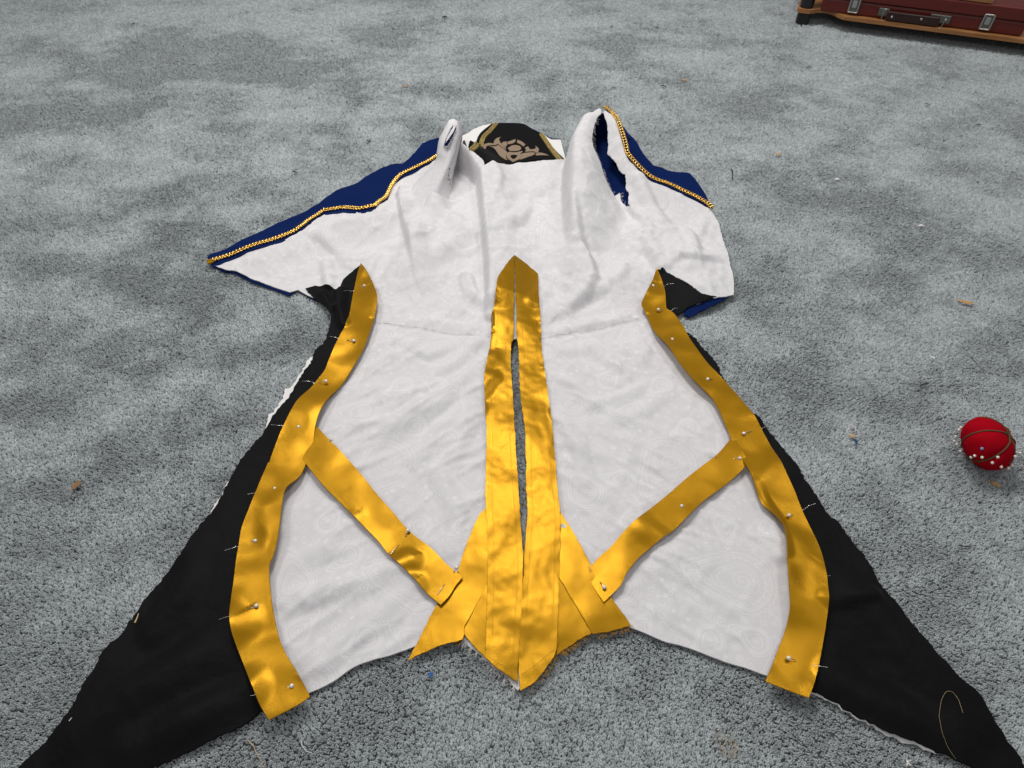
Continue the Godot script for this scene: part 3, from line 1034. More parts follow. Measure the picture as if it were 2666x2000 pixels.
var collar := [-427,-13898,-256,-13924,97,-13917,243,-13868,387,-13696,546,-13545,657,-13498,741,-13155,884,-12793,1026,-12515,873,-12535,488,-12478,273,-12426,29,-12335,-123,-12281,-520,-11675,-638,-11834,-744,-11983,-818,-12038,-688,-13372]
var collar_wing_l := [-1100,-13300,-1057,-13394,-888,-13558,-812,-13679,-622,-13842,-428,-13924,-361,-13842,-605,-13238,-759,-12001,-819,-12054]
var collar_wing_r := [657,-13504,717,-13378,794,-13284,985,-13281,1089,-11966,1079,-11302,1011,-12521,854,-12814]
var collar_piping := [-273,-13973,97,-13966,252,-13924,397,-13751,555,-13599,697,-13472,796,-13337,987,-13322,1091,-12000,1086,-11926,792,-13223,651,-13300,354,-13647,96,-13858,-271,-13874]
var trim_l := [-331,-13872,-452,-13571,-588,-13256,-679,-12220,-760,-11993]
var trim_r := [598,-13444,692,-13148,777,-12875,860,-12639,944,-12450]
var emb0 := [-596,-12304,-569,-13053,-465,-13113,-364,-13089,-360,-13182,-312,-13291,-225,-13351,-261,-13259,-231,-13117,-209,-13096,-113,-12830,-174,-12914,-286,-13085,-319,-13036,-408,-13031,-507,-12999]
var emb1 := [-462,-12993,-374,-12984,-302,-12999,-284,-13049,-124,-12815,-85,-12736,-115,-12632,-106,-12520,-78,-12465,-149,-12502,-248,-12646,-316,-12840,-384,-12950]
var emb2 := [-206,-13096,-176,-13150,-115,-13171,-95,-13053,-125,-12967,-113,-12872]
var emb3 := [-92,-13150,-20,-13193,68,-13259,64,-13161,3,-13085,-81,-13057]
var emb4 := [109,-13226,192,-13171,267,-13057,233,-12978,158,-13074,103,-13117]
var emb5 := [-86,-12914,3,-13014,80,-13027,158,-12989,188,-12914,156,-12836,68,-12803,-41,-12803]
var emb6 := [-87,-12732,-52,-12769,57,-12753,200,-12803,211,-12778,161,-12711,179,-12591,152,-12513,19,-12398,-71,-12513,-104,-12612]
var emb7 := [257,-12936,318,-12989,350,-12883,377,-12862,454,-12893,480,-12936,468,-13010,526,-12914,530,-12840,506,-12746,462,-12740,436,-12799,255,-12778,277,-12840]
var emb8 := [175,-12694,265,-12736,430,-12761,452,-12698,394,-12632,318,-12591,219,-12520,145,-12485,185,-12581]
var emb9 := [463,-12694,528,-12748,615,-12725,726,-12632,623,-12649,471,-12636]
var emb_eye := [-32,-12625,24,-12660,103,-12639,78,-12557,30,-12502,-14,-12555]
var shoulder_rows := [[Vector3(-2050, 20, -11146), Vector3(-1960, 40, -10970), Vector3(-1578, 60, -10563), Vector3(-1238, 60, -10750), Vector3(-1095, 20, -11073)],
	[Vector3(-1754, 100, -11678), Vector3(-1742, 200, -11341), Vector3(-1412, 290, -10954), Vector3(-1167, 280, -11290), Vector3(-1113, 100, -11743)],
	[Vector3(-1404, 200, -12112), Vector3(-1422, 440, -11722), Vector3(-1204, 560, -11417), Vector3(-1051, 560, -11650), Vector3(-1022, 260, -12243)],
	[Vector3(-1372, 300, -12396), Vector3(-1371, 580, -11854), Vector3(-1172, 700, -11619), Vector3(-999, 700, -11858), Vector3(-970, 360, -12488)],
	[Vector3(-1337, 400, -12645), Vector3(-1338, 720, -12040), Vector3(-1143, 820, -11833), Vector3(-959, 800, -12019), Vector3(-952, 460, -12681)],
	[Vector3(-1233, 550, -12807), Vector3(-1241, 850, -12218), Vector3(-1101, 920, -12060), Vector3(-967, 890, -12143), Vector3(-981, 560, -12788)],
	[Vector3(-1167, 680, -12827), Vector3(-1174, 920, -12355), Vector3(-1086, 960, -12336), Vector3(-1001, 940, -12303), Vector3(-1015, 660, -12851)],
	[Vector3(-1166, 600, -12980), Vector3(-1160, 850, -12517), Vector3(-1093, 880, -12503), Vector3(-1035, 860, -12469), Vector3(-1046, 600, -12950)]]
var sliver := [Vector3(-1013, 955, -12147), Vector3(-1006, 935, -12004), Vector3(-1051, 895, -11886), Vector3(-1106, 855, -11716), Vector3(-1175, 785, -11642), Vector3(-1239, 755, -11748), Vector3(-1194, 825, -11878), Vector3(-1140, 905, -11991), Vector3(-1076, 950, -12157)]
var placket_seams_l := [[-132,-8558,-166,-8226,-185,-8003,-216,-7919,-217,-7649,-220,-7405,-256,-7125,-298,-6746,-288,-6399,-270,-6062,-251,-5710,-253,-5331,-251,-5286,-250,-4869,-238,-4579,-210,-4229,-202,-3760,-204,-3326,-208,-3000], [-55,-7877,-58,-7436,-90,-7335,-92,-6959,-80,-6639,-59,-6307,-39,-5896,-20,-5440,-11,-5286,12,-4869,34,-4477,54,-4132,66,-3897,52,-3539,30,-3120,10,-2825], [-230,-2787,-124,-2721,27,-2628]]
var placket_seams_r := [[149,-8025,150,-7583,164,-7375,181,-7041,176,-6639,192,-6383,207,-6135,231,-5896,245,-5664,240,-5331,249,-5286,236,-4923,251,-4554,223,-4229,202,-3990,194,-3760,170,-3539,144,-3120,125,-2825], [333,-8920,328,-8473,341,-8078,349,-7720,348,-7350,365,-7068,388,-6823,409,-6510,438,-6208,456,-5896,468,-5551,479,-5245,481,-5286,489,-4869,507,-4477,487,-3990,455,-3539,427,-3120], [102,-2619,235,-2712,431,-2864]]
var fray_gold := [[-894,-2868,-707,-2945,-535,-2989],
	[1266,-3149,1047,-3084,849,-3054],
	[821,-3074,688,-2985,568,-2906,459,-2839],
	[450,-2848,369,-2734,252,-2586,157,-2513]]
var fray_white := [[-507,-2999,-396,-2887,-297,-2806,-29,-2571,45,-2480],
	[1594,-12569,1564,-12479,1512,-12313,1475,-12126,1465,-11983,1484,-11790,1585,-11639,1665,-11419,1748,-11255,1831,-11171,1945,-11134,1965,-10977,2025,-10851]]
var pin_points := [
	[-2308,-8559,-2383,-8547,-2534,-8471,-2591,-8378],
	[-2291,-7344,-2402,-7370,-2534,-7413,-2661,-7445],
	[-2555,-6554,-2632,-6554,-2760,-6559,-2891,-6562],
	[-2767,-5753,-2830,-5755,-2980,-5781,-3137,-5795],
	[-2862,-4801,-2922,-4783,-3078,-4751,-3183,-4724],
	[-2930,-4093,-2987,-4081,-3129,-4027,-3252,-3975],
	[-2725,-3311,-2794,-3273,-2907,-3215,-3069,-3144],
	[-2179,-2481,-2314,-2451,-2416,-2414,-2552,-2379],
	[-2322,-5566,-2405,-5451,-2458,-5352,-2495,-5266],
	[-1203,-4246,-1232,-4191,-1304,-4059,-1370,-3942],
	[-621,-3771,-650,-3721,-743,-3578,-811,-3463],
	[2855,-5267,2755,-5273,2583,-5286,2470,-5290],
	[2017,-4569,1985,-4587,1894,-4630,1796,-4646],
	[1008,-3536,973,-3601,876,-3757,846,-3797],
	[2205,-8561,2244,-8574,2412,-8583,2521,-8570],
	[2212,-8013,2270,-8023,2446,-8045,2511,-8057],
	[2324,-7373,2407,-7393,2505,-7436,2600,-7460],
	[2693,-6588,2759,-6601,2907,-6653,2970,-6679],
	[2985,-5644,3102,-5689,3230,-5735,3289,-5758],
	[3249,-4430,3288,-4438,3515,-4564,3610,-4590],
	[3113,-3584,3244,-3610,3418,-3645,3501,-3659],
	[2808,-2755,2865,-2740,3046,-2688,3170,-2656]]
var shoulder_wall := [Vector3(0.1207, 0.0730, -1.1151),Vector3(0.1239, 0.0820, -1.1638),Vector3(0.1291, 0.0855, -1.2047),Vector3(0.1444, 0.0885, -1.2543),Vector3(0.1576, 0.0883, -1.2678),Vector3(0.1700, 0.0880, -1.2773),Vector3(0.1807, 0.0840, -1.2629),Vector3(0.1907, 0.0795, -1.2426),Vector3(0.2012, 0.0645, -1.2029),Vector3(0.2147, 0.0505, -1.1697),Vector3(0.2477, 0.0315, -1.1328)]
const CUSHION := Vector3(0.5949, 0.0305, -0.5386)
const AXIS := Vector3(0.601, 0.782, 0.165)
const CUSHION_PINS := [[5700, 339, -5604], [5677, 318, -5586], [5635, 263, -5526], [5618, 229, -5484], [5640, 213, -5445], [5670, 177, -5369], [5676, 281, -5201], [5675, 348, -5173], [5719, 388, -5120], [5856, 445, -5081], [5819, 371, -5055], [5936, 324, -5030], [6067, 259, -5057], [6117, 270, -5089], [6121, 377, -5141], [6227, 346, -5214], [5702, 475, -5183]]
const CUSHION_LABELS := [
	"uppermost of the tiny pearl pins on the far side of the red pincushion",
	"second tiny pearl pin from the top on the red pincushion rim",
	"third pearl pin along the far rim of the red pincushion",
	"fourth pearl pin along the rim of the red pincushion",
	"pearl pin just above the lower end of the cord on the red pincushion",
	"pearl pin right beside the lower end of the cord on the red pincushion",
	"first of two touching pearl pins on the red pincushion front",
	"second of two touching pearl pins on the red pincushion front",
	"pearl pin straight below the blue pin on the red pincushion",
	"lone higher pearl pin on the red pincushion front towards the knot",
	"lowest middle pearl pin on the red pincushion front",
	"pearl pin near the bottom of the red pincushion, before the cord",
	"pearl pin at the very bottom of the red pincushion beside the cord",
	"small pearl pin behind the cord at the bottom of the red pincushion",
	"pearl pin beyond the cord on the shaded side of the red pincushion",
	"outermost pearl pin past the cord on the shaded side of the red pincushion",
	"blue headed pin in the middle of the red pincushion"]

func coat() -> void:
	var c := thing("coat", "white paisley coat with gold ribbons, black side panels and blue sleeve bands laid flat", "coat")
	# underlayers
	var low := Lie.new(0.0003, 0, 0.0004)
	part("lining", cloth(pts(lining_l), low, 0.004), M["royal blue cotton"], c).set_meta("label", "blue lining edge below the pointed sleeve")
	part("lining", cloth(pts(lining_r), Lie.new(0.0008, 0, 0.0015), 0.003, 0, 0.002), M["royal blue cotton"], c).set_meta("label", "frayed blue lining below the small black gusset")
	part("lining", cloth(pts(lining_tip), low, 0.004), M["plain white cotton"], c).set_meta("label", "white lining tip above the blue sleeve band")
	part("seam_allowance", cloth(pts(facing_l), low, 0.004, 0, 0.003), M["plain white cotton"], c)
	part("seam_allowance", cloth(pts(facing_l2), low, 0.004, 0, 0.003), M["plain white cotton"], c)
	part("seam_allowance", cloth(pts(facing_r), low, 0.004, 0, 0.003), M["plain white cotton"], c)
	part("side_panel", cloth(pts(black_l), Lie.new(0.0012, 0.0045, 0.0010, 1, 20.0), 0.005, 0, 0.0022, 0.003), M["black cotton"], c)
	part("side_panel", cloth(pts(black_r), Lie.new(0.0012, 0.0045, 0.0010, 1, 20.0), 0.005, 0, 0.0022, 0.003), M["black cotton"], c)
	# white pieces
	var white := Lie.new(0.0060, 0, 0, 1, 0, 1.0)
	part("skirt_panel", cloth(pts(skirt_l), Lie.new(0.0058, 0, 0, 1, 0, 1.0), 0.003), M["white paisley cotton"], c)
	part("skirt_panel", cloth(pts(skirt_r), Lie.new(0.0058, 0, 0, 1, 0, 1.0), 0.003), M["white paisley cotton"], c)
	part("bodice", cloth(pts(bodice), white, 0.0025, 0, 0.0012), M["white paisley cotton"], c)
	part("armhole_lining", cloth(smooth_grow(pts(hole), 0.012), Lie.new(0.0015, 0, 0.002, 0.42), 0.003), M["royal blue cotton"], c)
	var wall := Soup.new()
	for i in shoulder_wall.size():
		var q: Vector3 = shoulder_wall[i]
		var back: Vector3 = (q - Vector3(0.19, q.y, -1.16)).normalized()
		for k in 6:
			wall.add(q - Vector3(0, (q.y - 0.004) * k / 5.0, 0) + back * 0.004 * sin(k * 1.3 + i), -back)
	for i in shoulder_wall.size() - 1:
		for k in 5:
			wall.quad(i * 6 + k, i * 6 + k + 1, i * 6 + k + 7, i * 6 + k + 6)
	part("armhole_lining", wall.mesh(), M["royal blue cotton"], c)
	part("underarm_gusset", cloth(pts(gusset_l), Lie.new(0.0046, 0.0025), 0.003, 0, 0.001), M["black cotton"], c)
	part("underarm_gusset", cloth(pts(gusset_r), Lie.new(0.0040, 0.0025), 0.003, 0, 0.001), M["black cotton"], c)
	# sleeves with their bands and plaited braid
	var sl := part("sleeve", cloth(pts(sleeve_l), Lie.new(0.0061, 0, 0, 1, 0, 1.0), 0.003), M["white paisley cotton"], c)
	sl.set_meta("label", "pointed sleeve spread flat with a long blue band")
	var sr := part("sleeve", cloth(pts(sleeve_r), Lie.new(0.0061, 0, 0, 1, 0, 1.0), 0.0025, 0, 0.0012), M["white paisley cotton"], c)
	sr.set_meta("label", "sleeve bent up at the shoulder with a torn open armhole")
	part("sleeve_band", cloth(pts(band_l), Lie.new(0.0012, 0.0034, 0.0014), 0.003), M["royal blue cotton"], sl)
	part("sleeve_band", cloth(pts(band_r), Lie.new(0.0016, 0.0030, 0.0014), 0.0025), M["royal blue cotton"], sr)
	plait(pts(braid_l), Lie.new(0.0056), sl, 0.0034, 0.0014, 0.0112, M["gold braid"], "braid_strand", 2)
	plait(pts(braid_r), Lie.new(0.0056), sr, 0.0034, 0.0014, 0.0112, M["gold braid"], "braid_strand", 2)
	# the folded-over end of the braid at the sleeve point
	var tip := Soup.new()
	var e := pts(braid_l)[0]
	rounded_box(tip, on_cloth(e, white, 0.0012) + Vector3(-0.004, 0, 0.0015), Vector3(0.005, 0.0016, 0.0055), 0.0012, Basis(Vector3.UP, 0.5))
	part("braid_end", tip.mesh(), M["gold satin"], sl)
	# collar
	part("collar_piping", cloth(pts(collar_piping), Lie.new(0.0003), 0.004), M["royal blue cotton"], c)
	part("collar_wing", cloth(pts(collar_wing_l), Lie.new(0.0008), 0.004), M["plain white cotton"], c)
	part("collar_wing", cloth(pts(collar_wing_r), Lie.new(0.0008), 0.004), M["plain white cotton"], c)
	var co := part("collar", cloth(pts(collar), Lie.new(0.0020, 0.0008), 0.003, 0, 0, 0.002), M["black cotton"], c)
	var crest := Lie.new(0.0025, 0.0008)
	for em in [emb0, emb1, emb2, emb3, emb4, emb5, emb6, emb7, emb8, emb9]:
		part("emblem_piece", cloth(pts(em), crest, 0.003, 0, 0, 0.0004), M["copper print"], co)
	part("emblem_eye", cloth(pts(emb_eye), Lie.new(0.0029, 0.0008), 0.003, 0, 0, 0.0003), M["black cotton"], co)
	for line in [trim_l, trim_r]:
		var tr := cloth(strip(pts(line), 0.0046), Lie.new(0.0034, 0.0006), 0.003)
		var t := part("collar_trim", tr, M["old gold lace"], c)
		for off in [-0.0026, 0.0026]:
			plait(shifted(pts(line), off), Lie.new(0.0038, 0.0006), t, 0.0015, 0.0007, 0.0046, M["old gold lace"], "lace_strand", 2)
	# gold satin: gores, plackets, cross ribbons, side ribbons
	var sat: Material = M["gold satin"]
	part("point_lining", cloth(pts(point_lining), Lie.new(0.0022), 0.004, 0, 0.002), M["plain white cotton"], c)
	part("gore", cloth(pts(gore_l_in), Lie.new(0.0046, 0.0026, 0.0003, 1, 0.3), 0.003, 1.9, 0.0008), sat, c)
	part("gore", cloth(pts(gore_l_out), Lie.new(0.0054, 0.0030, 0.0003, 1, 0.9), 0.003, 2.0, 0.0008), sat, c)
	part("gore", cloth(pts(gore_l_tab), Lie.new(0.0030, 0.001), 0.003, 1.0), sat, c).set_meta("label", "small loose satin tab hanging from the gore seam")
	part("gore", cloth(pts(gore_r_in), Lie.new(0.0046, 0.0026, 0.0003, 1, 1.7), 0.003, 1.2, 0.0008), sat, c)
	part("gore", cloth(pts(gore_r_out), Lie.new(0.0054, 0.0030, 0.0003, 1, 2.3), 0.003, 1.1, 0.0008), sat, c)
	var ll := Lie.new(0.0074, 0.0030, 0.0006, 1, 4.1)
	var lr := Lie.new(0.0074, 0.0030, 0.0006, 1, 5.3)
	var pl := part("placket", cloth(pts(placket_l), ll, 0.0025, 1.57, 0.001), sat, c)
	var pr := part("placket", cloth(pts(placket_r), lr, 0.0025, 1.57, 0.001), sat, c)
	var st := Soup.new()
	for line in placket_seams_l:
		stitches(pts(line), ll, st)
	part("stitching", st.mesh(), M["gold thread"], pl).set_meta("kind", "stuff")
	st = Soup.new()
	for line in placket_seams_r:
		stitches(pts(line), lr, st)
	part("stitching", st.mesh(), M["gold thread"], pr).set_meta("kind", "stuff")
	var cl := part("cross_ribbon", cloth(pts(cross_l), Lie.new(0.0088, 0.0034, 0.0002, 1, 7.7), 0.003, 0.85), sat, c)
	cl.set_meta("label", "slanting gold ribbon pinned from the long ribbon to the gore")
	var cr := part("cross_ribbon", cloth(pts(cross_r), Lie.new(0.0092, 0.0046, 0.0002, 1, 9.1), 0.003, 2.4), sat, c)
	cr.set_meta("label", "slanting gold ribbon standing off the skirt along its lower edge")
	var lie_l := Lie.new(0.0112, 0.0072, 0.0002, 1, 11.4)
	lie_l.pins = dimples(0, 8)
	part("side_ribbon", cloth(pts(rib_l), lie_l, 0.003, 1.75), sat, c)
	var lie_r := Lie.new(0.0112, 0.0080, 0.0002, 1, 13.9)
	lie_r.pins = dimples(14, 22)
	part("side_ribbon", cloth(pts(rib_r), lie_r, 0.003, 1.35), sat, c)
	# blue showing in the opening of the standing shoulder
	part("shoulder_fold", curved(shoulder_rows, 10, 7), M["white paisley cotton"], c)
	var sv := Soup.new()
	for q: Vector3 in sliver:
		sv.add(q * 0.0001, Vector3(0, 0.5, 0.86))
	for i in range(1, sliver.size() - 1):
		sv.tri(0, i, i + 1)
	part("shoulder_opening", sv.mesh(), M["royal blue cotton"], c)
	var fs := Soup.new()
	for i in sliver.size():
		for k in 7:
			var q: Vector3 = (sliver[i] as Vector3).lerp(sliver[(i + 1) % sliver.size()], k / 7.0) * 0.0001
			var d := Vector3(rng.randf_range(-1, 1), rng.randf_range(-0.4, 1), rng.randf_range(-0.2, 0.8)).normalized() * rng.randf_range(0.002, 0.0065)
			tube(fs, PackedVector3Array([q - d * 0.2, q + d * 0.4, q + d * 0.8 + Vector3(0.0006, -0.0006, 0), q + d + Vector3(0.001, -0.0016, 0)]), 0.00032, 4, 0.6)
	part("frayed_edge", fs.mesh(), M["white thread"], c).set_meta("kind", "stuff")
	# frayed edges
	var fr := Soup.new()
	for line in fray_gold:
		fray(fr, pts(line), Lie.new(0.0046), 0.009, 46, -1.0)
	part("frayed_edge", fr.mesh(), M["gold thread"], c).set_meta("kind", "stuff")
	var fw := Soup.new()
	for line in fray_white:
		fray(fw, pts(line), Lie.new(0.0032), 0.010, 60, 1.0)
		fray(fw, pts(line), Lie.new(0.0032), 0.008, 60, -1.0)
	part("frayed_edge", fw.mesh(), M["white thread"], c).set_meta("kind", "stuff")

# a smooth sheet through rows of points (tenths of a millimetre)
func curved(rows: Array, du: int, dv: int) -> ArrayMesh:
	var nr := rows.size()
	var nc: int = rows[0].size()
	var h := (nr - 1) * du + 1
	var w := (nc - 1) * dv + 1
	var g := PackedVector3Array()
	for i in h:
		for j in w:
			var fi := float(i) / du
			var fj := float(j) / dv
			var a := mini(int(fi), nr - 2)
			var b := mini(int(fj), nc - 2)
			var line := []
			for k in [-1, 0, 1, 2]:
				var r: Array = rows[clampi(a + k, 0, nr - 1)]
				line.append((r[b] as Vector3).cubic_interpolate(r[b + 1], r[maxi(b - 1, 0)], r[mini(b + 2, nc - 1)], fj - b))
			var q: Vector3 = (line[1] as Vector3).cubic_interpolate(line[2], line[0], line[3], fi - a) * 0.0001
			var n := soft.get_noise_2d(q.x * 1.3 + q.y, q.z + q.y * 0.6) * 0.0010
			g.append(q + Vector3(n * 0.4, n * 0.6, n * 0.8))
	var s := Soup.new()
	for i in h:
		for j in w:
			var x := g[i * w + mini(j + 1, w - 1)] - g[i * w + maxi(j - 1, 0)]
			var y := g[mini(i + 1, h - 1) * w + j] - g[maxi(i - 1, 0) * w + j]
			var q := g[i * w + j]
			var nn := y.cross(x).normalized()
			s.add(q, nn if nn.y > 0.0 or nn.z > 0.5 else -nn, Vector2(q.x, q.z + q.y))
	for i in h - 1:
		for j in w - 1:
			s.quad(i * w + j, i * w + j + 1, (i + 1) * w + j + 1, (i + 1) * w + j)
	return s.mesh()

func smooth_grow(o: PackedVector2Array, by: float) -> PackedVector2Array:
	var g := Geometry2D.offset_polygon(o, by, Geometry2D.JOIN_ROUND)
	var best: PackedVector2Array = g[0]
	for q in g:
		if q.size() > best.size():
			best = q
	return best

func shifted(line: PackedVector2Array, by: float) -> PackedVector2Array:
	var r := PackedVector2Array()
	for i in line.size():
		var d := (line[mini(i + 1, line.size() - 1)] - line[maxi(i - 1, 0)]).normalized()
		r.append(line[i] + Vector2(-d.y, d.x) * by)
	return r

func strip(line: PackedVector2Array, half: float) -> PackedVector2Array:
	var a := shifted(line, half)
	var b := shifted(line, -half)
	b.reverse()
	a.append_array(b)
	return a

func dimples(from: int, to: int) -> PackedVector3Array:
	var r := PackedVector3Array()
	for i in range(from, to):
		var p := pts(pin_points[i])
		var q := p[1].lerp(p[2], 0.2)
		r.append(Vector3(q.x, 0.027, q.y))
	return r

func pin_all() -> void:
	pin(pin_points[0], 0.0136, "pearl pin by the pointed top of the gold side ribbon next to the pointed sleeve", "pearl headed pins holding the gold ribbons")
	pin(pin_points[1], 0.0136, "second pearl pin down the ribbon beside the pointed sleeve, level with the waist seam", "pearl headed pins holding the gold ribbons")
	pin(pin_points[2], 0.0136, "third pearl pin down the pointed sleeve side ribbon, just above its first bend", "pearl headed pins holding the gold ribbons")
	pin(pin_points[3], 0.0136, "pearl pin just above where the slanting ribbon tucks under, pointed sleeve side", "pearl headed pins holding the gold ribbons")
	pin(pin_points[4], 0.0136, "pearl pin with its tip on black cloth, first one below the tucked slanting ribbon", "pearl headed pins holding the gold ribbons")
	pin(pin_points[5], 0.0136, "pearl pin in the shiny bend of the ribbon, sixth from the pointed sleeve", "pearl headed pins holding the gold ribbons")
	pin(pin_points[6], 0.0136, "second lowest pearl pin on the ribbon of the pointed sleeve side", "pearl headed pins holding the gold ribbons")
	pin(pin_points[7], 0.0136, "lowest pearl pin with a long bare shaft at the cut ribbon end, pointed sleeve side", "pearl headed pins holding the gold ribbons")
	pin(pin_points[8], 0.0108, "pearl pin on the slanting ribbon's edge beside where it tucks under, pointed sleeve side", "pearl headed pins holding the gold ribbons")
	pin(pin_points[9], 0.0108, "pearl pin halfway down the slanting ribbon, its dark tip crossing the lower edge", "pearl headed pins holding the gold ribbons")
	pin(pin_points[10], 0.0108, "pearl pin at the slanting ribbon's cut end by the gore, pointed sleeve side", "pearl headed pins holding the gold ribbons")
	pin(pin_points[11], 0.0114, "pearl pin where the slanting ribbon meets the long ribbon on the torn armhole side", "pearl headed pins holding the gold ribbons")
	pin(pin_points[12], 0.0114, "lone pearl pin in the middle of the slanting ribbon on the torn armhole side", "pearl headed pins holding the gold ribbons")
	pin(pin_points[13], 0.0114, "pearl pin at the cut end of the slanting ribbon on the torn armhole side", "pearl headed pins holding the gold ribbons")
	pin(pin_points[14], 0.0138, "topmost pearl pin on the ribbon under the torn sleeve, by the small black triangle", "pearl headed pins holding the gold ribbons")
	pin(pin_points[15], 0.0138, "second pearl pin on the ribbon under the torn sleeve, in its sharp bend", "pearl headed pins holding the gold ribbons")
	pin(pin_points[16], 0.0138, "third pearl pin on the ribbon under the torn sleeve, above the bulging black panel", "pearl headed pins holding the gold ribbons")
	pin(pin_points[17], 0.0138, "fourth pearl pin on the ribbon under the torn sleeve, on its dull flat stretch", "pearl headed pins holding the gold ribbons")
	pin(pin_points[18], 0.0138, "fifth pearl pin on the torn sleeve side ribbon, long shaft, above the tucked slanting ribbon", "pearl headed pins holding the gold ribbons")
	pin(pin_points[19], 0.0138, "pearl pin below the tucked slanting ribbon, torn sleeve side, third from the end", "pearl headed pins holding the gold ribbons")
	pin(pin_points[20], 0.0138, "second lowest pearl pin on the torn sleeve side ribbon, with its long shaft bare", "pearl headed pins holding the gold ribbons")
	pin(pin_points[21], 0.0138, "lowest pearl pin on the torn sleeve side ribbon, near its cut end", "pearl headed pins holding the gold ribbons")

func pincushion() -> void:
	var at := CUSHION
	var o := thing("pincushion", "round red fabric pincushion tied with green cord and stuck with pearl pins", "pincushion", at)
	var axis := AXIS.normalized()
	var side := axis.cross(Vector3.BACK).normalized()
	var third := axis.cross(side).normalized()
	var b := Basis(side, axis, third)
	var s := Soup.new()
	var rings := 40
	var segs := 72
	for i in rings + 1:
		var a := PI * i / rings
		for k in segs:
			s.add(b * cushion_point(a, TAU * k / segs), Vector3.UP)
	for i in rings:
		for k in segs:
			var k2 := (k + 1) % segs
			for t in [[i * segs + k, i * segs + k2, (i + 1) * segs + k2], [i * segs + k, (i + 1) * segs + k2, (i + 1) * segs + k]]:
				s.ix.append_array(t)
	# smooth normals
	for i in rings + 1:
		for k in segs:
			var p := s.v[i * segs + k]
			var du := s.v[i * segs + (k + 1) % segs] - s.v[i * segs + (k + segs - 1) % segs]
			var dv := s.v[mini(i + 1, rings) * segs + k] - s.v[maxi(i - 1, 0) * segs + k]
			var nn := du.cross(dv)
			nn = nn.normalized() if nn.length() > 1e-12 else p.normalized()
			s.n[i * segs + k] = nn if nn.dot(p) > 0 else -nn
	var idx := s.ix.duplicate()
	s.ix.clear()
	for i in range(0, idx.size(), 3):
		s.tri(idx[i], idx[i + 1], idx[i + 2])
	part("cushion", s.mesh(), M["red satin cotton"], o)
	for k in 6:
		var t := Soup.new()
		var path := PackedVector3Array()
		for i in 25:
			var a := lerpf(0.0, PI * 0.93, i / 24.0)
			var p := cushion_point(a, TAU * k / 6.0)
			path.append(b * (p + p.normalized() * 0.0007))
		tube(t, path, 0.0009, 6)
		part("cord", t.mesh(), M["green cord"], o)
	var kn := Soup.new()
	ball(kn, b * (cushion_point(0.0, 0.0) + Vector3(0, 0.0006, 0)), Vector3(0.0028, 0.0018, 0.0028), 6, 10)
	part("knot", kn.mesh(), M["green cord"], o)
	var i := 0
	for p in CUSHION_PINS:
		var q := Vector3(p[0], p[1], p[2]) * 0.0001
		var d: Vector3 = q - at
		var h := thing("sewing_pin", CUSHION_LABELS[i], "pin", q + d.normalized() * 0.0012, "pins stuck in the pincushion")
		var hs := Soup.new()
		ball(hs, Vector3.ZERO, Vector3.ONE * 0.0019, 9, 12)
		part("head", hs.mesh(), M["pale blue pearl"] if i == 16 else M["pearl"], h)
		var ss := Soup.new()
		tube(ss, PackedVector3Array([Vector3.ZERO, -d.normalized() * 0.02]), 0.00035, 5)
		part("shaft", ss.mesh(), M["steel"], h)
		i += 1

func cushion_point(a: float, t: float) -> Vector3:
	var g := absf(cos(t * 3.0))
	var groove := 1.0 - 0.10 * pow(g, 9.0) * sin(a)
	var lump := 1.0 + 0.03 * sin(t * 2.0 + 1.0) + 0.02 * sin(t * 5.0 + a * 3.0) + 0.008 * sin(t * 11.0 - a * 7.0)
	var rr := 0.0365 * sin(a) * groove * lump
	var y := 0.0262 * cos(a) * (1.0 - 0.10 * exp(-sin(a) * sin(a) * 22.0))
	return Vector3(cos(t) * rr, y, sin(t) * rr)

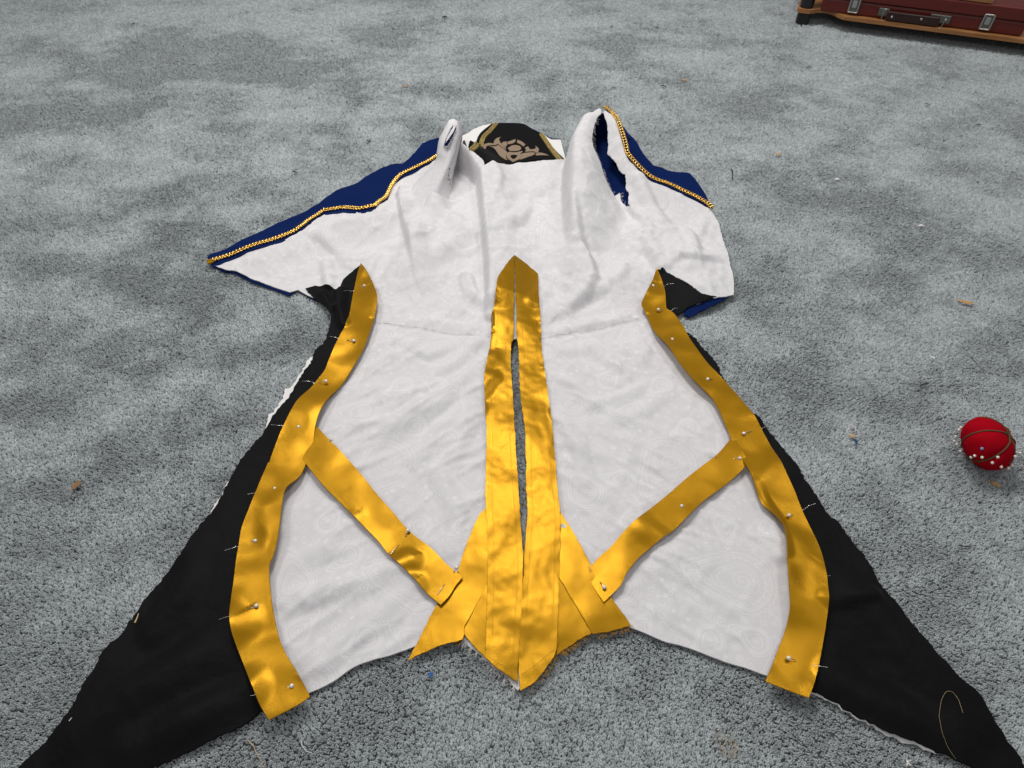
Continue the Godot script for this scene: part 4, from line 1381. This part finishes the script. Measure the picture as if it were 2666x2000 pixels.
# ------------------------------------------------------------------ shelf, suitcase
func shelf_and_case() -> void:
	var yaw := deg_to_rad(-20.1)
	var at := Vector3(0.8315, 0, -1.861)
	var b := Basis(Vector3.UP, yaw)
	var sh := thing("low_shelf", "low light wooden shelf board standing on short black feet", "shelf", at)
	sh.basis = b
	var o := PackedVector2Array([Vector2(-0.1185, -0.0145), Vector2(-0.114, -0.0105), Vector2(-0.092, -0.0105)])
	for i in 9:   # scalloped front corner
		var t := i / 8.0
		o.append(Vector2(lerpf(-0.088, -0.004, t), -0.0105 - 0.024 * sin(PI * clampf(t * 1.05, 0, 1)) + 0.0105 * t))
	o.append_array(PackedVector2Array([Vector2(0.0, 0.0), Vector2(0.50, 0.0), Vector2(0.52, -0.012), Vector2(0.52, -0.32), Vector2(-0.1185, -0.32)]))
	part("board", slab(o, 0.0300, 0.0390), M["light wood"], sh)
	for f in [[-0.0985, -0.032], [0.495, -0.03], [-0.0985, -0.295], [0.495, -0.295]]:
		var s := Soup.new()
		tube(s, PackedVector3Array([Vector3(f[0], 0.0298, f[1]), Vector3(f[0], 0.026, f[1]), Vector3(f[0], 0.002, f[1]), Vector3(f[0], -0.004, f[1])]), 0.0165, 24, 1.0)
		part("foot", s.mesh(), M["black plastic"], sh)
		var p := Soup.new()
		tube(p, PackedVector3Array([Vector3(f[0], 0.0392, f[1]), Vector3(f[0], 0.045, f[1]), Vector3(f[0], 0.24, f[1])]), 0.0165, 24)
		part("post", p.mesh(), M["black plastic"], sh)
	# suitcase
	var c := thing("suitcase", "dark red leather suitcase with nickel latches lying on the low shelf", "suitcase", at + b * Vector3(0.165, 0.0392, -0.012))
	c.basis = b
	var s1 := Soup.new()
	rounded_box(s1, Vector3(0, 0.0154, -0.14), Vector3(0.229, 0.0153, 0.139), 0.005)
	part("body", s1.mesh(), M["oxblood leather"], c)
	var s2 := Soup.new()
	rounded_box(s2, Vector3(0, 0.0464, -0.14), Vector3(0.2296, 0.0154, 0.1396), 0.005)
	part("lid", s2.mesh(), M["oxblood leather"], c)
	var sb := Soup.new()
	tube(sb, PackedVector3Array([Vector3(-0.226, 0.0309, 0.0002), Vector3(0, 0.0309, 0.0004), Vector3(0.226, 0.0309, 0.0002)]), 0.0007, 6)
	part("seam", sb.mesh(), M["dark leather"], c)
	for u in [-0.1545, 0.1450]:
		var fr := Soup.new()
		var hw := 0.0105
		var rim := PackedVector3Array()
		for q in [[-1, -1], [-1, 1], [1, 1], [1, -1], [-1, -1]]:
			rim.append(Vector3(u + q[0] * hw, 0.0240 + q[1] * 0.0150, 0.003))
		var round_ := PackedVector3Array()
		for k in 48:
			var t := TAU * k / 48.0
			var cx := clampf(cos(t) * 1.5, -1, 1)
			var cy := clampf(sin(t) * 1.35, -1, 1)
			round_.append(Vector3(u + cx * hw, 0.0240 + cy * 0.0165, 0.0032 + 0.001 * sin(t)))
		round_.append(round_[0])
		tube(fr, round_, 0.0020, 8)
		var lt := part("latch", fr.mesh(), M["nickel"], c)
		var pl := Soup.new()
		rounded_box(pl, Vector3(u, 0.0240, 0.0012), Vector3(0.0095, 0.0155, 0.0014), 0.001)
		part("plate", pl.mesh(), M["dull nickel"], lt)
		var hk := Soup.new()
		rounded_box(hk, Vector3(u, 0.0270, 0.0032), Vector3(0.0055, 0.0085, 0.0014), 0.001)
		part("hasp", hk.mesh(), M["nickel"], lt)
	# handle: a leather grip lying down against the front, its mounts and rivets
	var hs := Soup.new()
	var grip := PackedVector3Array()
	for k in 21:
		var t := k / 20.0
		grip.append(Vector3(lerpf(-0.072, 0.040, t), 0.0125 + 0.001 * sin(PI * t), 0.0075 + 0.0035 * sin(PI * t)))
	for y in [-0.006, -0.002, 0.002, 0.006]:
		var g2 := PackedVector3Array()
		for q in grip:
			g2.append(q + Vector3(0, y, -absf(y) * 0.35))
		tube(hs, g2, 0.0036, 8)
	var rb := Soup.new()
	rounded_box(rb, Vector3(-0.016, 0.0125, 0.0075), Vector3(0.060, 0.0105, 0.0038), 0.0034)
	var hd := part("handle", rb.mesh(), M["dark leather"], c)
	for q in [[-0.0630, 0.0115], [0.0030, 0.0150], [0.0290, 0.0190], [0.0570, 0.0180]]:
		var rv := Soup.new()
		ball(rv, Vector3(q[0], q[1], 0.0118 if q[0] < 0.01 else 0.0045), Vector3(0.0030, 0.0030, 0.0016), 6, 12)
		part("rivet", rv.mesh(), M["nickel"], hd)
	for q in [[0.0420, 0.0180, 0.0230], [-0.0860, 0.0170, 0.0120]]:
		var mt := Soup.new()
		rounded_box(mt, Vector3(q[0] + 0.002, q[1], 0.0016), Vector3(q[2], 0.0088, 0.0018), 0.0016)
		part("mount", mt.mesh(), M["dull nickel"], hd)
	for ex in [-0.0790, 0.0475]:
		var lp := Soup.new()
		var path := PackedVector3Array()
		for k in 17:
			var t := lerpf(-PI / 2, PI / 2, k / 16.0) if ex > 0 else lerpf(PI / 2, PI * 1.5, k / 16.0)
			path.append(Vector3(ex + clampf(cos(t) * 0.008, -0.006, 0.006), 0.0135 + sin(t) * 0.0135, 0.0075))
		tube(lp, path, 0.0009, 6)
		part("loop", lp.mesh(), M["nickel"], hd)
	# pale board lying on the suitcase
	var top := Soup.new()
	rounded_box(top, Vector3.ZERO, Vector3(0.11, 0.006, 0.075), 0.002)
	var bd := part("wooden_board", top.mesh(), M["light wood"], self)
	bd.basis = b
	bd.position = at + b * Vector3(0.195, 0.0392 + 0.0620 + 0.0062, -0.088)
	tag(bd, "pale wooden board lying on top of the red suitcase", "board")

# ------------------------------------------------------------------ small things lying about
func litter() -> void:
	scrap(flake(Vector3(-0.2387, 0.002, -1.5630), 0.012, 0.004, 0.3, M["orange scrap"]), "leaf_flake", "small orange flake on the carpet far behind the pointed sleeve", "flake", "")
	scrap(flake(Vector3(0.3904, 0.002, -1.5902), 0.014, 0.005, -0.3, M["orange scrap"]), "leaf_flake", "orange flake on the open carpet beyond the torn armhole", "flake", "")
	scrap(flake(Vector3(0.5257, 0.002, -1.2713), 0.012, 0.005, 0.5, M["orange scrap"]), "leaf_flake", "tan flake on the carpet beside the torn sleeve's blue band", "flake", "")
	scrap(flake(Vector3(0.7063, 0.002, -0.8338), 0.024, 0.005, -0.35, M["orange scrap"]), "ribbon_scrap", "frayed orange scrap on the carpet well beyond the pincushion", "scrap", "")
	scrap(flake(Vector3(0.5981, 0.002, -0.4958), 0.013, 0.0045, -0.7, M["orange scrap"]), "ribbon_scrap", "orange scrap on the carpet just in front of the pincushion", "scrap", "")
	scrap(flake(Vector3(0.4457, 0.002, -0.5718), 0.008, 0.004, 0.2, M["orange scrap"]), "ribbon_scrap", "yellow scrap under the pale thread tangle beside the black panel", "scrap", "")
	scrap(flake(Vector3(-0.5380, 0.002, -0.4944), 0.015, 0.007, 1.2, M["brown leaf"]), "leaf_flake", "brown curled leaf flake alone on the carpet beside the long black panel", "leaf", "")
	scrap(flake(Vector3(0.3392, 0.002, -1.5630), 0.014, 0.004, -0.5, M["dark leaf"]), "leaf_bit", "dark leaf bit on the carpet straight behind the gold trimmed shoulder", "leaf bit", "dark bits scattered on the carpet")
	scrap(flake(Vector3(0.2273, 0.002, -1.5562), 0.01, 0.003, 0.1, M["dark leaf"]), "leaf_bit", "dark crumb on the carpet behind the collar, between it and the torn shoulder", "leaf bit", "dark bits scattered on the carpet")
	scrap(flake(Vector3(0.2548, 0.002, -1.8926), 0.009, 0.0035, 0.4, M["dark leaf"]), "leaf_bit", "dark crumb on the far carpet short of the shelf foot", "leaf bit", "dark bits scattered on the carpet")
	scrap(flake(Vector3(0.3711, 0.002, -1.8868), 0.008, 0.003, 0.2, M["dark leaf"]), "leaf_bit", "small dark crumb on the far carpet nearest the shelf foot", "leaf bit", "dark bits scattered on the carpet")
	scrap(flake(Vector3(0.6933, 0.002, -1.6587), 0.013, 0.003, 0.1, M["dark leaf"]), "leaf_bit", "dark sliver on the carpet below the shelf foot", "leaf bit", "dark bits scattered on the carpet")
	scrap(flake(Vector3(0.9700, 0.002, -1.3901), 0.013, 0.003, 0.1, M["dark leaf"]), "leaf_bit", "dark sliver on the carpet in front of the suitcase's far latch", "leaf bit", "dark bits scattered on the carpet")
	scrap(flake(Vector3(0.8995, 0.002, -1.4785), 0.012, 0.003, -0.4, M["dark leaf"]), "leaf_bit", "brownish sliver on the carpet in front of the suitcase handle", "leaf bit", "dark bits scattered on the carpet")
	scrap(flake(Vector3(0.5147, 0.002, -1.8357), 0.006, 0.003, 0.3, M["dark leaf"]), "leaf_bit", "tiny dark crumb on the carpet beside the shelf foot", "leaf bit", "dark bits scattered on the carpet")
	scrap(flake(Vector3(-0.4144, 0.002, -1.2076), 0.011, 0.004, -0.5, M["dark leaf"]), "leaf_bit", "dark bit on the carpet above the blue sleeve band", "leaf bit", "dark bits scattered on the carpet")
	scrap(flake(Vector3(-0.4450, 0.002, -1.8054), 0.012, 0.003, -0.9, M["dark leaf"]), "leaf_bit", "thin dark bit on the far carpet behind the pointed sleeve", "leaf bit", "dark bits scattered on the carpet")
	scrap(flake(Vector3(-0.1761, 0.002, -1.9521), 0.014, 0.006, 0.1, M["dark leaf"]), "leaf_bit", "brown crumb at the far edge of the carpet behind the collar", "leaf bit", "dark bits scattered on the carpet")
	scrap(flake(Vector3(-0.9736, 0.002, -1.9102), 0.007, 0.004, 0.2, M["dark leaf"]), "leaf_bit", "dark crumb near the far corner of the carpet", "leaf bit", "dark bits scattered on the carpet")
	scrap(flake(Vector3(-0.7489, 0.002, -1.3824), 0.006, 0.004, 0.2, M["dark leaf"]), "leaf_bit", "dark crumb on the carpet beside the brushed dark patch", "leaf bit", "dark bits scattered on the carpet")
	scrap(flake(Vector3(-0.3627, 0.002, -1.0257), 0.01, 0.003, 0.3, M["dark leaf"]), "leaf_bit", "dark bit on the carpet beside the blue sleeve band", "leaf bit", "dark bits scattered on the carpet")
	scrap(flake(Vector3(0.5755, 0.002, -0.6623), 0.018, 0.004, 0.4, M["dark leaf"]), "leaf_bit", "curled dark scrap on the carpet between coat and pincushion", "leaf bit", "dark bits scattered on the carpet")
	scrap(flake(Vector3(0.8745, 0.002, -1.1725), 0.006, 0.003, 0.3, M["dark leaf"]), "leaf_bit", "dark crumb on the carpet far beyond the pincushion", "leaf bit", "dark bits scattered on the carpet")
	scrap(flake(Vector3(0.6123, 0.002, -1.1820), 0.01, 0.005, 0.1, M["white scrap"]), "paper_scrap", "small white scrap on the carpet beyond the torn sleeve", "scrap", "")
	scrap(flake(Vector3(0.7139, 0.002, -1.0351), 0.011, 0.005, 0.2, M["white scrap"]), "paper_scrap", "pinkish white scrap on the carpet beyond the pincushion", "scrap", "")
	scrap(flake(Vector3(0.6072, 0.002, -0.7144), 0.008, 0.003, -0.6, M["white scrap"]), "paper_scrap", "tiny curled white scrap on the carpet midway to the pincushion", "scrap", "")
	strand([Vector3(0.4218, 0.002, -1.2191), Vector3(0.4214, 0.002, -1.2044), Vector3(0.4154, 0.002, -1.1835)], 0.0011, M["dark thread"], "loose_thread", "short dark thread on the carpet beside the torn sleeve's band", "thread")
	strand([Vector3(0.6636, 0.002, -0.7182), Vector3(0.6689, 0.002, -0.6951), Vector3(0.6690, 0.002, -0.6834), Vector3(0.6721, 0.002, -0.6772)], 0.0003, M["dark thread"], "loose_thread", "fine dark hair on the carpet above the pincushion", "thread")
	strand([Vector3(0.5183, 0.002, -0.4124), Vector3(0.5256, 0.002, -0.4106), Vector3(0.5382, 0.002, -0.4124)], 0.0007, M["dark thread"], "loose_thread", "short dark thread on the carpet beside the black panel", "thread")
	strand([Vector3(0.4373, 0.0149, -0.2237), Vector3(0.4381, 0.0152, -0.2366), Vector3(0.4348, 0.0155, -0.2444), Vector3(0.4278, 0.0160, -0.2433), Vector3(0.4213, 0.0147, -0.2359), Vector3(0.4134, 0.0144, -0.2217), Vector3(0.4094, 0.0158, -0.2067), Vector3(0.4105, 0.0137, -0.1942), Vector3(0.4150, 0.0116, -0.1836)], 0.00016, M["straw thread"], "loose_thread", "long pale thread curving over the black panel's corner", "thread")
	strand([Vector3(-0.2031, 0.002, -0.2023), Vector3(-0.2014, 0.002, -0.1982), Vector3(-0.1959, 0.002, -0.1929), Vector3(-0.1894, 0.002, -0.1909)], 0.0005, M["white thread"], "loose_thread", "pale thread on the carpet below the cut ribbon end", "thread")
	strand([Vector3(-0.2546, 0.002, -0.2031), Vector3(-0.2474, 0.002, -0.1974), Vector3(-0.2443, 0.002, -0.1921), Vector3(-0.2367, 0.002, -0.1840), Vector3(-0.2329, 0.002, -0.1773)], 0.0005, M["straw thread"], "loose_thread", "straw coloured thread on the carpet beside the black panel's hem", "thread")
	strand([Vector3(-0.4003, 0.0103, -0.3161), Vector3(-0.3997, 0.0103, -0.3212), Vector3(-0.4000, 0.0103, -0.3264)], 0.001, M["straw thread"], "loose_thread", "short yellow fleck on the black panel", "thread")
	strand([Vector3(-0.4275, 0.0130, -0.2171), Vector3(-0.4263, 0.0126, -0.2202)], 0.0005, M["white thread"], "loose_thread", "tiny white fleck near the black panel's hem corner", "thread")
	tangle(Vector3(0.4471, 0.003, -0.5810), 0.016, 5, 0.0003, M["white thread"], "thread_tangle", "pale tangle of thread on the carpet beside the slanting ribbon's black panel")
	tangle(Vector3(0.2048, 0.003, -0.1971), 0.015, 9, 0.0002, M["straw thread"], "thread_tangle", "ball of tangled pale thread on the carpet below the white hem")
	fluff(Vector3(0.4477, 0.003, -0.5604), 0.006, 10, 0.00035, M["blue thread"], "thread_fluff", "dark blue thread fluff on the carpet under the pale tangle")
	fluff(Vector3(-0.0830, 0.003, -0.2646), 0.004, 14, 0.0004, M["bright blue fluff"], "thread_fluff", "bright blue fluff on the carpet in front of the satin point")
	fluff(Vector3(-0.2878, 0.003, -1.3264), 0.008, 14, 0.0005, M["grey fluff"], "thread_fluff", "dull purple fluff on the carpet beyond the blue sleeve band")
	fluff(Vector3(0.3734, 0.003, -0.1834), 0.005, 9, 0.0004, M["white thread"], "thread_fluff", "pale fluff on the carpet beside the black panel's hem")

func scrap(o: MeshInstance3D, called: String, label: String, category: String, group := "") -> void:
	o.name = numbered(called)
	tag(o, label, category, group)

func strand(path: Array, r: float, m: Material, called: String, label: String, category: String) -> void:
	var s := Soup.new()
	var c := Curve3D.new()
	for i in path.size():
		var tan_: Vector3 = (path[mini(i + 1, path.size() - 1)] - path[maxi(i - 1, 0)]) * 0.2
		c.add_point(path[i], -tan_, tan_)
	var line := PackedVector3Array()
	var l := c.get_baked_length()
	for i in 25:
		line.append(c.sample_baked(l * i / 24.0))
	tube(s, line, r, 5, 0.5)
	tag(part(called, s.mesh(), m, self), label, category, "loose threads on carpet and coat")

func tangle(at: Vector3, size: float, turns: int, r: float, m: Material, called: String, label: String) -> void:
	var s := Soup.new()
	scribble(s, at, size, turns, r)
	tag(part(called, s.mesh(), m, self), label, "thread")

func fluff(at: Vector3, size: float, count: int, r: float, m: Material, called: String, label: String) -> void:
	var s := Soup.new()
	tuft(s, at, size, count, r)
	var o := part(called, s.mesh(), m, self)
	tag(o, label, "fluff")
	o.set_meta("kind", "stuff")
